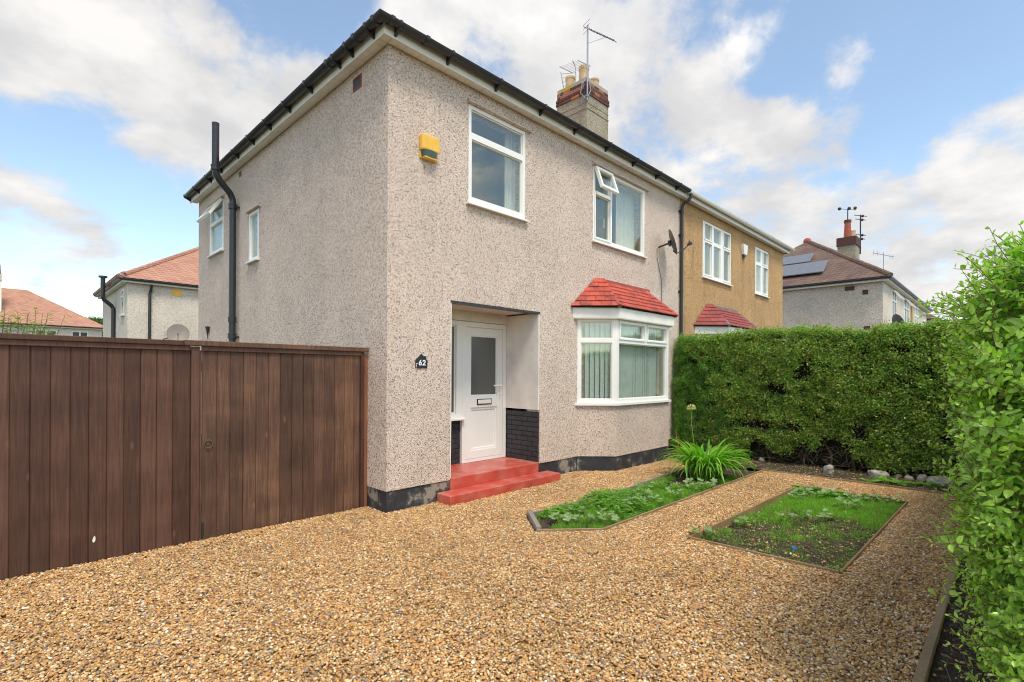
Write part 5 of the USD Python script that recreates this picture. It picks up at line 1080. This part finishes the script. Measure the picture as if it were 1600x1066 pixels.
# ---- the far clipped hedge between the gardens
rg = np.random.default_rng(78)
fhg = thing('hedge', 'long dense clipped green hedge along the far side between the two gardens', 'hedge', (7.2, -2.8, 0))
def small_clump(rng, n=34, L=.025, R=.07):
    vs, fs = [], []
    for i in range(n):
        d = rng.normal(0, 1, 3); d[2] += .4; d /= np.linalg.norm(d); s = L * rng.uniform(.7, 1.25)
        v = np.array([(0, 0, 0), (s * .5, 0, 0), (s, 0, -.1 * s), (s * .48, s * .27, .07 * s), (s * .48, -s * .27, .07 * s)]); f = np.array([(0, 1, 3), (3, 1, 2), (0, 4, 1), (1, 4, 2)])
        vs.append(put(v, frame_(d + rng.normal(0, .35, 3), rng.normal(0, .5)), rng.normal(0, R * .5, 3))); fs.append(f)
    return tri(vs, fs)
cl = [small_clump(rg, 30, .028) for _ in range(6)] + [small_clump(rg, 24, .035) for _ in range(6)]
FXH = 6.74
P, I = [], []
def hedge_pts(n, zlo, zhi, keep=None):
    y = -5.9 + 5.86 * rg.random(n); z = zlo + (zhi - zlo) * rg.random(n)
    lump = (meshkit.fbm(np.column_stack([y * 1.6, z * 1.6, np.zeros(n)]), 3, 31) - .5) * .15 + (meshkit.fbm(np.column_stack([y * 7, z * 7, np.zeros(n)]), 2, 32) - .5) * .12
    x = FXH - lump + rg.random(n) ** 2 * .14 + .10 * np.clip((z - 2.05) / .25, 0, 1) ** 2
    return np.column_stack([x, y, z])
p = hedge_pts(7600, .10, 2.28)
bare = meshkit.fbm(np.column_stack([p[:, 1] * 2.4, p[:, 2] * 3.0, np.zeros(len(p))]), 3, 41)
woody = np.exp(-((p[:, 1] + 2.5) / 1.2) ** 2) * np.clip((1.75 - p[:, 2]) / .9, 0, 1) * .24 + np.clip((.62 - p[:, 2]) / .45, 0, 1) * np.clip((-p[:, 1] - .9) / .8, 0, 1) * .27 + np.clip((-p[:, 1] - 2.8) / 1.5, 0, 1) * np.clip((1.0 - p[:, 2]) / .7, 0, 1) * .12
p = p[bare > .245 + woody * .85]; P.append(p)
n = 1500; y = -5.9 + 5.86 * rg.random(n); P.append(np.column_stack([FXH + .08 + .55 * rg.random(n), y, 2.25 + .07 * rg.random(n) + .05 * np.sin(y * 2.3) + .05 * (meshkit.fbm(np.column_stack([y * 3, y * 0, y * 0]), 2, 5) - .5)]))
n = 260; y = -5.6 + 5.5 * rg.random(n); h_ = rg.random(n) ** 2 * .13; q0 = np.column_stack([FXH + .02 + .3 * rg.random(n), y, 2.30 + .03 * np.sin(y * 2.3)])
for s in np.linspace(.2, 1, 4): P.append(q0 + np.column_stack([rg.normal(0, .02, n), rg.normal(0, .02, n), h_ * s]))
n = 380; P.append(np.column_stack([FXH + .05 + .5 * rg.random(n), -.06 - .08 * rg.random(n), .35 + 1.9 * rg.random(n)]))
P = np.vstack(P); yy = P[:, 1] + .5 * (meshkit.fbm(P * 1.7, 3, 55) - .5) * 4
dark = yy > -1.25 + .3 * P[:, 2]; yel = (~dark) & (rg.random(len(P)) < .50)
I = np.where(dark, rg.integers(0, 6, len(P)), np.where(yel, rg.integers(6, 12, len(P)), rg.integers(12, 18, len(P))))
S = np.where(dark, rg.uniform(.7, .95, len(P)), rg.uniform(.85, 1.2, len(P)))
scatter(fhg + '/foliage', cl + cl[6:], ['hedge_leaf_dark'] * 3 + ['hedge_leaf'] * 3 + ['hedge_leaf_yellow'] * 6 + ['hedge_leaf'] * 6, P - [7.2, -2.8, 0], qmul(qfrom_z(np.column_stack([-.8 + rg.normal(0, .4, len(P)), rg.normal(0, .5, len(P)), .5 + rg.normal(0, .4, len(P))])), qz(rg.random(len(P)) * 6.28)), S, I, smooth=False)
core = trimesh.creation.box([.62, 5.75, 2.16]); core = core.subdivide().subdivide().subdivide(); core.apply_translation([7.30, -2.93, 1.12]); part(fhg, 'inner_growth', lumpy(core, .16, 2.6, 5), 'hedge_core', smooth=True)  # dark filler block for the shade behind and under the leaves
tw = []
for k in range(620):
    y = -5.7 + 5.3 * rg.random(); z = .03 + .95 * rg.random() ** 1.5; x = FXH + .02 + .22 * rg.random(); d = np.array([rg.normal(-.15, .3), rg.normal(0, .7), rg.normal(.55, .5)]); d /= np.linalg.norm(d); L = rg.uniform(.12, .42); b = np.array([x, y, z])
    tw.append(tube([b, b + d * L * .5 + rg.normal(0, .02, 3), b + d * L + rg.normal(0, .05, 3)], [.0055, .0042, .002], 4, cap=False))
part(fhg, 'twigs', tw, 'twig_grey', kind='stuff')
for y in np.arange(-5.6, -.2, .31):
    b = np.array([6.98 + rg.normal(0, .05), y + rg.normal(0, .06), -.08]); part(fhg, 'stem', tube([b, b + [rg.normal(-.04, .05), rg.normal(0, .07), .32], b + [rg.normal(-.05, .09), rg.normal(0, .15), .75]], [.024, .019, .011], 6), 'stem_brown', smooth=40)

# ------------------------------------------------------------------ the strap-leaved clump by the bay
rg = np.random.default_rng(31)
AGX, AGY = 4.66, -1.66
ag_ = thing('agapanthus', 'large clump of arching bright green strap leaves beside the bay', 'plant', (AGX, AGY, 0))
for k in range(285):
    a = rg.random() * 2 * PI; r0 = .17 * math.sqrt(rg.random()); L = rg.uniform(.55, .90); wd = rg.uniform(.028, .042); el = math.radians(rg.triangular(54, 82, 94)); sag = rg.uniform(1.2, 2.9)
    o = np.array([AGX + r0 * math.cos(a + rg.normal(0, .6)), AGY + r0 * math.sin(a + rg.normal(0, .6)), -.03]); n = 9; pts = [o]; e = el; da = rg.normal(0, .05)
    for i in range(n):
        e -= sag / n * (.35 + 1.3 * i / n); a += da; q = pts[-1] + L / n * np.array([math.cos(a) * math.cos(e), math.sin(a) * math.cos(e), math.sin(e)])
        if q[2] < .015: q[2] = .015 + rg.random() * .01
        pts.append(q)
    pts = np.array(pts); t = np.gradient(pts, axis=0); t /= np.linalg.norm(t, axis=1)[:, None]; s = np.cross(t, [0, 0, 1.]); s /= np.linalg.norm(s, axis=1)[:, None] + 1e-9; u = np.cross(s, t)
    wv = wd / 2 * np.interp(np.linspace(0, 1, n + 1), [0, .25, .7, 1], [.75, 1, .9, .05])[:, None]
    v = np.vstack([pts - s * wv + u * wv * .35, pts, pts + s * wv + u * wv * .35]); m_ = n + 1
    f = [x_ for i in range(n) for x_ in ((i, i + m_, i + m_ + 1), (i, i + m_ + 1, i + 1), (i + m_, i + 2 * m_, i + 2 * m_ + 1), (i + m_, i + 2 * m_ + 1, i + m_ + 1))]
    part(ag_, 'leaf', trimesh.Trimesh(v, np.array(f), process=False), 'strap_leaf', smooth=True)
hx, hy = 4.50, -1.50
part(ag_, 'flower_stalk', tube([(4.58, -1.58, .0), (4.53, -1.54, .45), (hx + .01, hy, .80), (hx, hy, 1.06)], [.008, .007, .006, .005], 6), 'flower_stalk', smooth=True)
sd = []
for k in range(60):
    d = rg.normal(0, 1, 3); d[2] = abs(d[2]) * .8 - .25; d /= np.linalg.norm(d); c = np.array([hx, hy, 1.06]); sd += [tube([c, c + d * .055], .0016, 3, cap=False), trimesh.creation.icosphere(0, .010).apply_transform(np.diag([1, 1, 1.3, 1])).apply_translation(c + d * .06)]
part(ag_, 'seed_head', sd, 'seed_head'); part(ag_, 'dry_stalk', tube([(4.50, -1.42, .1), (4.42, -1.33, .45), (4.38, -1.30, .70)], [.008, .006, .003], 6), 'orange_stalk')

# ------------------------------------------------------------------ grass and weeds of the two beds
rg = np.random.default_rng(55)
def tuft(rng, n, hmin, hmax, spread=.03, w=.0032):
    vs, fs = [], []
    for i in range(n):
        a = rng.random() * 2 * PI; h_ = rng.uniform(hmin, hmax); lean = rng.uniform(.1, .75) * h_; o = np.array([rng.normal(0, spread), rng.normal(0, spread), -.01]); d = np.array([math.cos(a), math.sin(a), 0]); s = np.array([-d[1], d[0], 0]) * w / 2
        p0, p1, p2 = o, o + d * lean * .35 + [0, 0, h_ * .6], o + d * lean + [0, 0, h_ * rng.uniform(.75, 1)]
        vs.append(np.array([p0 - s, p0 + s, p1 - s * .8, p1 + s * .8, p2])); fs.append(np.array([(0, 1, 3), (0, 3, 2), (2, 3, 4)]))
    return tri(vs, fs)
lush = [tuft(rg, 26, .05, .10) for _ in range(5)]; low = [tuft(rg, 14, .02, .055, .04) for _ in range(4)]; dry = [tuft(rg, 10, .02, .07, .04, .003) for _ in range(3)]
def tinyweed(rng, n=9):
    vs, fs = [], []
    for i in range(n):
        a = rng.random() * 2 * PI; r = rng.uniform(.004, .03); v, f = leaf(rng.uniform(.010, .022), rng.uniform(.007, .012), .2, .2, 3); vs.append(put(v, frame_((math.cos(a), math.sin(a), rng.uniform(.1, .7))), (r * math.cos(a), r * math.sin(a), rng.uniform(.002, .02)))); fs.append(f)
    return tri(vs, fs)
tiny = [tinyweed(rg) for _ in range(5)]
kinds_ = lush + low + dry + tiny; km = ['grass_blade'] * 9 + ['dry_grass'] * 3 + ['herb_leaf'] * 5
g1 = sample(bed1.buffer(-.05), 800, rg); dens = meshkit.fbm(np.column_stack([g1 * 2.6, g1[:, :1] * 0]), 3, 3); far_ = np.clip((g1[:, 0] - 3.3) / 1.2, 0, 1) * .32; keep = dens > .36 + far_; g1 = g1[keep]
i1 = np.where(rg.random(len(g1)) < .68, rg.integers(0, 5, len(g1)), np.where(rg.random(len(g1)) < .7, rg.integers(5, 9, len(g1)), rg.integers(12, 17, len(g1))))
s1 = rg.uniform(.55, .95, len(g1))
scatter('/World/grass', kinds_, km, np.column_stack([g1, np.full(len(g1), -.035)]), qz(rg.random(len(g1)) * 6.28), s1, i1, label='thick bright grass filling the bed beside the bay', cat='grass', smooth=False)
g2 = sample(bed2.buffer(-.03), 760, rg); fr = np.clip((g2[:, 0] - 2.3) / 2.1 + .35 * (g2[:, 1] + 3.5) - .05 + .9 * (meshkit.fbm(np.column_stack([g2 * 1.8, g2[:, :1] * 0]), 3, 23) - .5), 0, 1); dn = meshkit.fbm(np.column_stack([g2 * 3.2, g2[:, :1] * 0]), 3, 13)
keep = dn > .60 - .36 * fr; g2, fr = g2[keep], fr[keep]; u = rg.random(len(g2))
i2 = np.where(u < fr * .85, rg.integers(0, 5, len(g2)), np.where(u < .6, rg.integers(5, 9, len(g2)), np.where(u < .78, rg.integers(9, 12, len(g2)), rg.integers(12, 17, len(g2)))))
extra = sample(bed2.buffer(-.03), 420, rg); g2 = np.vstack([g2, extra]); i2 = np.concatenate([i2, np.where(rg.random(len(extra)) < .45, rg.integers(12, 17, len(extra)), rg.integers(6, 12, len(extra)))]); s2 = np.concatenate([rg.uniform(.6, 1.05, len(fr)), rg.uniform(.6, 1.1, len(extra))])
scatter('/World/grass_001', kinds_, km, np.column_stack([g2, np.full(len(g2), -.052)]), qz(rg.random(len(g2)) * 6.28), s2, i2, label='grass growing thick at the far end and patchy at the near end of the oblong bed', cat='grass', smooth=False)
used[('/World', 'grass')] = 2
gs_ = sample(sbox(5.9, -5.0, 6.9, -.3), 60, rg); ii = rg.integers(9, 17, len(gs_)); scatter('/World/ground_cover', kinds_, km, np.column_stack([gs_, np.full(len(gs_), .005)]), qz(rg.random(len(gs_)) * 6.28), rg.uniform(.6, 1.1, len(gs_)), ii, label='sparse tiny weeds on the bare soil in front of the far hedge', cat='weeds', smooth=False)
# leafy herbs: mounds of small lobed leaves
def herb_mesh(rng, n=170, R=.17, Hh=.15):
    vs, fs = [], []; st = []
    for i in range(n):
        a = rng.random() * 2 * PI; q = math.sqrt(rng.random()); r = R * q; z = Hh * (1 - q ** 2) * rng.uniform(.55, 1.05) + .02; c = np.array([r * math.cos(a), r * math.sin(a), z]); sz = rng.uniform(.018, .030)
        for k in (-1, 0, 1):
            d = np.array([math.cos(a + k * .95), math.sin(a + k * .95), rng.uniform(-.1, .35)]); v, f = leaf(sz, sz * .75, .2, .3, 3); vs.append(put(v, frame_(d, rng.normal(0, .25)), c)); fs.append(f)
        if i % 3 == 0: st.append(tube([(0, 0, 0), c * [.6, .6, .5], c], .0012, 3, cap=False))
    return tri(vs, fs), cat_(st)
def mallow_mesh(rng, n=7, R=.09):
    vs, fs, st = [], [], []
    for i in range(n):
        a = i * 2 * PI / n + rng.normal(0, .35); r = R * rng.uniform(.5, 1.15); c = np.array([r * math.cos(a), r * math.sin(a), rng.uniform(.03, .085)]); sz = rng.uniform(.030, .052); Rm = frame_((math.cos(a), math.sin(a), rng.uniform(-.35, .3)), rng.normal(0, .35))
        m_ = 21; th = np.linspace(-2.75, 2.75, m_); rad = sz * (.82 + .18 * np.cos(th * 5)) * (1 + rng.normal(0, .03, m_)); v = np.vstack([[0, 0, 0], np.column_stack([rad * np.cos(th), rad * np.sin(th), .16 * rad + .10 * sz * np.cos(th * 5 + 1)])]); v[0, 2] = -.004
        f = np.array([(0, k, k + 1) for k in range(1, m_)]); vs.append(put(v, Rm, c)); fs.append(f); st.append(tube([(0, 0, 0), c * [.55, .55, .8], c], .0016, 4, cap=False))
    return tri(vs, fs), cat_(st)
HERB = [(1.35, -1.36), (1.55, -1.42), (2.22, -1.34), (2.42, -1.30), (2.18, -1.48), (1.90, -1.44), (1.98, -1.66), (2.63, -1.45), (2.51, -1.60), (1.95, -1.88), (2.28, -1.90), (2.08, -1.70), (2.32, -1.62), (2.75, -1.62)]
MAL1 = [(1.28, -1.64), (1.59, -1.52), (1.32, -1.85), (1.61, -1.86), (1.52, -1.96), (2.15, -1.78), (2.35, -1.82), (2.62, -1.78), (2.85, -1.60), (3.19, -1.46), (3.40, -1.58), (3.52, -1.72), (2.68, -1.96), (3.1, -1.92), (3.72, -1.94), (3.88, -2.02), (1.14, -1.60)]
MAL2 = [(4.50, -3.02), (4.24, -3.06), (3.07, -3.33), (3.31, -3.48), (3.52, -3.6), (4.18, -3.64), (4.75, -3.60), (4.80, -3.80), (4.86, -4.03), (4.45, -3.18), (1.80, -2.92), (2.57, -2.99), (4.70, -3.35), (4.62, -3.1)]
src = []
for j in range(3):
    v_, s_ = herb_mesh(rg, 150 + 20 * j, .15 + .02 * j, .11 + .03 * j); pth = f'/World/Looks/plants/herb_{j:03d}'
    src.append((v_, s_))
def plant_set(name, protos, lm, spots, label, cat, group, z, smin, smax):
    firsts = {}
    for k, (x, y) in enumerate(spots):
        j = k % len(protos); s = rg.uniform(smin, smax); rz = rg.random() * 6.28
        if j not in firsts:
            p_ = thing(name, label, cat, (0, 0, 0), group=group); ORIGIN[p_] = np.zeros(3)
            part(p_, 'foliage', protos[j][0], lm); part(p_, 'stems', protos[j][1], 'flower_stalk'); firsts[j] = p_
            UsdGeom.Xformable(stage.GetPrimAtPath(p_)).GetOrderedXformOps()[0].Set(Gf.Vec3d(x, y, z))
        else: copy_of(firsts[j], name, (x, y, z), rz, label, cat, group, s)
plant_set('herb_clump', src, 'herb_leaf', HERB, 'bright green leafy weed clump in the grassy bed below the bay', 'weed', 'leafy weed clumps in the bed below the bay', -.035, .8, 1.2)
mm = [mallow_mesh(rg, 6 + j) for j in range(4)]
plant_set('mallow', mm, 'mallow_leaf', MAL1, 'grey-green round-leaved weed in the grassy bed below the bay', 'weed', 'round-leaved weeds in the bed below the bay', -.0, .8, 1.3)
plant_set('mallow', mm, 'mallow_leaf', MAL2, 'grey-green round-leaved weed in the oblong patchy bed', 'weed', 'round-leaved weeds in the oblong bed', -.03, .8, 1.4)
def broad_mesh(rng, n, L):
    vs, fs, st = [], [], []
    for i in range(n):
        a = i * 2.4 + rng.normal(0, .3); sz = L * rng.uniform(.7, 1.1); v, f = leaf(sz, sz * .5, .2, .8, 5, .03); vs.append(put(v, frame_((math.cos(a), math.sin(a), rng.uniform(.4, 1.1)), rng.normal(0, .3)), (0, 0, .0))); fs.append(f)
        st.append(tube([(0, 0, -.02), (.03 * math.cos(a), .03 * math.sin(a), .02)], .002, 4, cap=False))
    return tri(vs, fs), cat_(st)
bm = [broad_mesh(rg, 7, .15), broad_mesh(rg, 9, .10)]
plant_set('broadleaf_weed', bm, 'herb_leaf', [(6.20, -3.72), (6.33, -3.66), (6.16, -3.9), (6.25, -4.04), (6.3, -4.2), (5.95, -3.55)], 'broad-leaved green weed on the soil before the row of stones', 'weed', 'broad-leaved weeds on the soil by the stones', .0, .7, 1.2)
for sp_, lb_ in (((4.78, -3.02), 'upright leafy weed at the back left corner of the oblong bed'), ((4.72, -3.34), 'upright leafy weed midway along the back board of the oblong bed')): plant_set('tall_weed', [broad_mesh(rg, 9, .20)], 'herb_leaf', [sp_], lb_, 'weed', None, -.03, .8, 1.1)
# a shoot creeping over the soil under the near hedge
cw = thing('creeping_shoot', 'small leafy shoot creeping over the soil by the near board', 'weed', (1.1, -4.85, 0))
pth = [np.array(q) for q in ((.50, -4.98, .06), (.80, -4.92, .05), (1.05, -4.86, .05), (1.26, -4.80, .06))]; part(cw, 'stem', tube(pth, .003, 5), 'stem_brown')
for k in range(14):
    t = k / 13 * 2.98; i = int(t); p_ = pth[i] + (pth[i + 1] - pth[i]) * (t - i); a = rg.random() * 6.28; v, f = leaf(.045, .03, .15, .2, 4, .008); part(cw, 'leaf', trimesh.Trimesh(put(v, frame_((math.cos(a), math.sin(a), .45)), p_), f, process=False), 'privet_leaf_single')

# ------------------------------------------------------------------ stones and litter
rg = np.random.default_rng(90)
for (x, y, wx, wz, lab) in ((6.38, -2.95, .21, .19, 'upright pale stone under the far hedge, leftmost of the row on the soil'), (6.66, -3.54, .32, .15, 'broad pale stone under the hedge between the upright stone and the small pebbles'), (6.77, -3.80, .10, .075, 'smallest pale stone of the row under the hedge'), (6.74, -3.93, .16, .10, 'small low pale stone beside the smallest one'), (6.74, -4.09, .19, .13, 'rounded pale stone second from the right of the row'), (6.71, -4.33, .35, .17, 'large flat pale stone nearest the near hedge'), (6.72, -1.80, .12, .12, 'pale stone half hidden under the hedge behind the strap-leaved clump')):
    s = trimesh.creation.icosphere(3, 1.0); s.vertices *= [wx * .30, wx * .40, wz * .50]; s = lumpy(lumpy(s, wx * .55, 5.0, int(x * 100 - y * 37)), wx * .22, 22.0, 3); s.vertices = s.vertices - [0, 0, 0]; s.apply_translation([x, y, wz * .16]); single('stone', s, 'stone_white', lab, 'stone', smooth=40)
bl = trimesh.convex.convex_hull(np.array([(0, 0, 0), (.05, .01, .0), (.055, .02, .03), (.02, .03, .05), (.0, .02, .03), (.03, -.015, .02)])); bl.apply_translation([2.10, -3.63, -.04]); single('plastic_scrap', bl, 'blue_plastic', 'small scrap of blue plastic on the soil of the oblong bed', 'litter')
for (x, y, a, lab) in ((.42, -4.93, .4, 'curled pale dead leaf on the soil under the near hedge'), (.62, -4.84, 2.0, 'small orange-brown dead leaf beside the near board')):
    v, f = leaf(.06, .04, .5, -.4, 5); single('dead_leaf', trimesh.Trimesh(put(v, frame_((math.cos(a), math.sin(a), .1)), (x, y, .025)), f, process=False), 'dead_leaf', lab, 'leaf')
for k, (p0, p1, lab) in enumerate((((.30, -4.86, .02), (.62, -4.82, .03), 'thin twig lying along the near board on the soil'), ((.32, -4.98, .02), (.75, -4.87, .035), 'long dry twig on the soil under the near hedge'), ((6.05, -3.15, .01), (6.5, -3.25, .10), 'bare twig leaning on the soil beside the upright stone'))):
    p0, p1 = np.array(p0), np.array(p1); single('twig', tube([p0, (p0 + p1) / 2 + [0, .02, .02], p1], [.003, .0025, .0015], 5), 'twig_grey', lab, 'twig')
# bits of bark, dead leaf and pebble strewn over the soil
rg = np.random.default_rng(91)
def chip_bit(rng):
    p_ = rng.normal(0, 1, (7, 3)) * [.009, .004, .002]; return trimesh.convex.convex_hull(p_)
bits = [chip_bit(rg) for _ in range(6)]; bl_ = [tri([leaf(.022, .014, .3, -.3, 3)[0]], [leaf(.022, .014, .3, -.3, 3)[1]]), tri([leaf(.03, .012, .5, .4, 3)[0]], [leaf(.03, .012, .5, .4, 3)[1]])]
spots = [(sample(bed2.buffer(-.03), 420, rg), -.045), (sample(bed1.buffer(-.05), 120, rg), -.03), (sample(sbox(5.9, -5.0, 6.95, -.1), 260, rg), .006), (sample(sbox(-.6, -5.15, 4.0, -4.77), 520, rg), -.008)]
pp = np.vstack([np.column_stack([q, np.full(len(q), z)]) for q, z in spots]); u = rg.random(len(pp)); ii = np.where(u < .40, rg.integers(0, 6, len(pp)), np.where(u < .62, rg.integers(6, 8, len(pp)), rg.integers(8, 14, len(pp)))); pp[:, 2] += meshkit.fbm(pp * 9, 2, 4) * .02
scatter('/World/soil_litter', bits + bl_ + one, ['twig_grey'] * 3 + ['dead_leaf'] * 5 + ['pebble'] * 6, pp, qmul(qz(rg.random(len(pp)) * 6.28), qfrom_z(np.column_stack([rg.normal(0, .3, (len(pp), 2)), np.ones(len(pp))]))), rg.uniform(.6, 1.3, len(pp)), ii, label='scraps of bark, dead leaf and stray pebbles strewn on the bare soil', cat='litter', smooth=False)
wy = np.array([(2.95, -.08), (3.05, -.10), (3.9, -.50), (4.35, -.52), (.30, -.06), (-.5, .33), (2.86, -.2), (1.0, -1.0), (1.75, -2.92), (4.9, -2.7)]); wy = np.repeat(wy, 5, 0) + rg.normal(0, .035, (50, 2)); ok = shapely.contains_xy(drive, wy[:, 0], wy[:, 1]); wy = wy[ok]
scatter('/World/stray_weeds', kinds_, km, np.column_stack([wy, np.full(len(wy), .004)]), qz(rg.random(len(wy)) * 6.28), rg.uniform(.5, .9, len(wy)), rg.integers(5, 17, len(wy)), label='tiny weeds sprouting through the gravel along walls and boards', cat='weeds', smooth=False)
# ------------------------------------------------------------------ growth beyond the fence
sh = thing('shrub', 'reddish green shrub tips showing above the fence at the far left', 'shrub', (-3.0, 1.4, 0))
vs, fs, st = [], [], []
for k in range(44):
    b = np.array([-3.02 + rg.normal(0, .10), 1.4 + rg.normal(0, .15), 1.2]); tip = b + [rg.normal(.03, .12), rg.normal(0, .1), rg.uniform(.66, .97)]; st.append(tube([b, (b + tip) / 2 + rg.normal(0, .02, 3), tip], [.004, .003, .0015], 4, cap=False))
    for q in np.linspace(.62, 1, 13):
        a = rg.random() * 6.28; v, f = leaf(rg.uniform(.05, .08), .028, .2, .5, 4, .004); vs.append(put(v, frame_((math.cos(a), math.sin(a), rg.uniform(-.1, .7))), b + (tip - b) * q)); fs.append(f)
part(sh, 'foliage', tri(vs, fs), 'bush_leaf'); part(sh, 'stems', st, 'stem_brown')
part(sh, 'stem', tube([(-3.05, 1.4, -.1), (-3.04, 1.41, .6), (-3.05, 1.4, 1.3)], [.03, .022, .015], 7), 'stem_brown')
def far_tree(name, label, c, R, Hh, zb, seed):
    r_ = np.random.default_rng(seed); t = thing(name, label, 'tree', (c[0], c[1], 0)); part(t, 'trunk', tube([(c[0], c[1], -.3), (c[0] + .1, c[1], zb), (c[0], c[1], zb + Hh * .6)], [R * .1, R * .07, R * .03], 8), 'stem_brown')
    n = 1600; d = r_.normal(0, 1, (n, 3)); d /= np.linalg.norm(d, axis=1)[:, None]; rad = .55 + .45 * r_.random(n) ** .5; lum = .7 + .6 * meshkit.fbm(d * 2.2 + seed, 3, seed); p_ = d * (rad * lum)[:, None] * [R, R, Hh / 2] + [0, 0, zb + Hh / 2]
    scatter(t + '/crown', [small_clump(r_, 16, .22, .35) for _ in range(3)], ['tree_leaf'] * 3, p_, qfrom_z(r_.normal(0, 1, (n, 3))), r_.uniform(.8, 1.3, n), r_.integers(0, 3, n), smooth=False)
far_tree('tree', 'small dark tree top in the gap between the orange roof and the cream house', (5.6, 80), 2.6, 4.8, 3.6, 4)
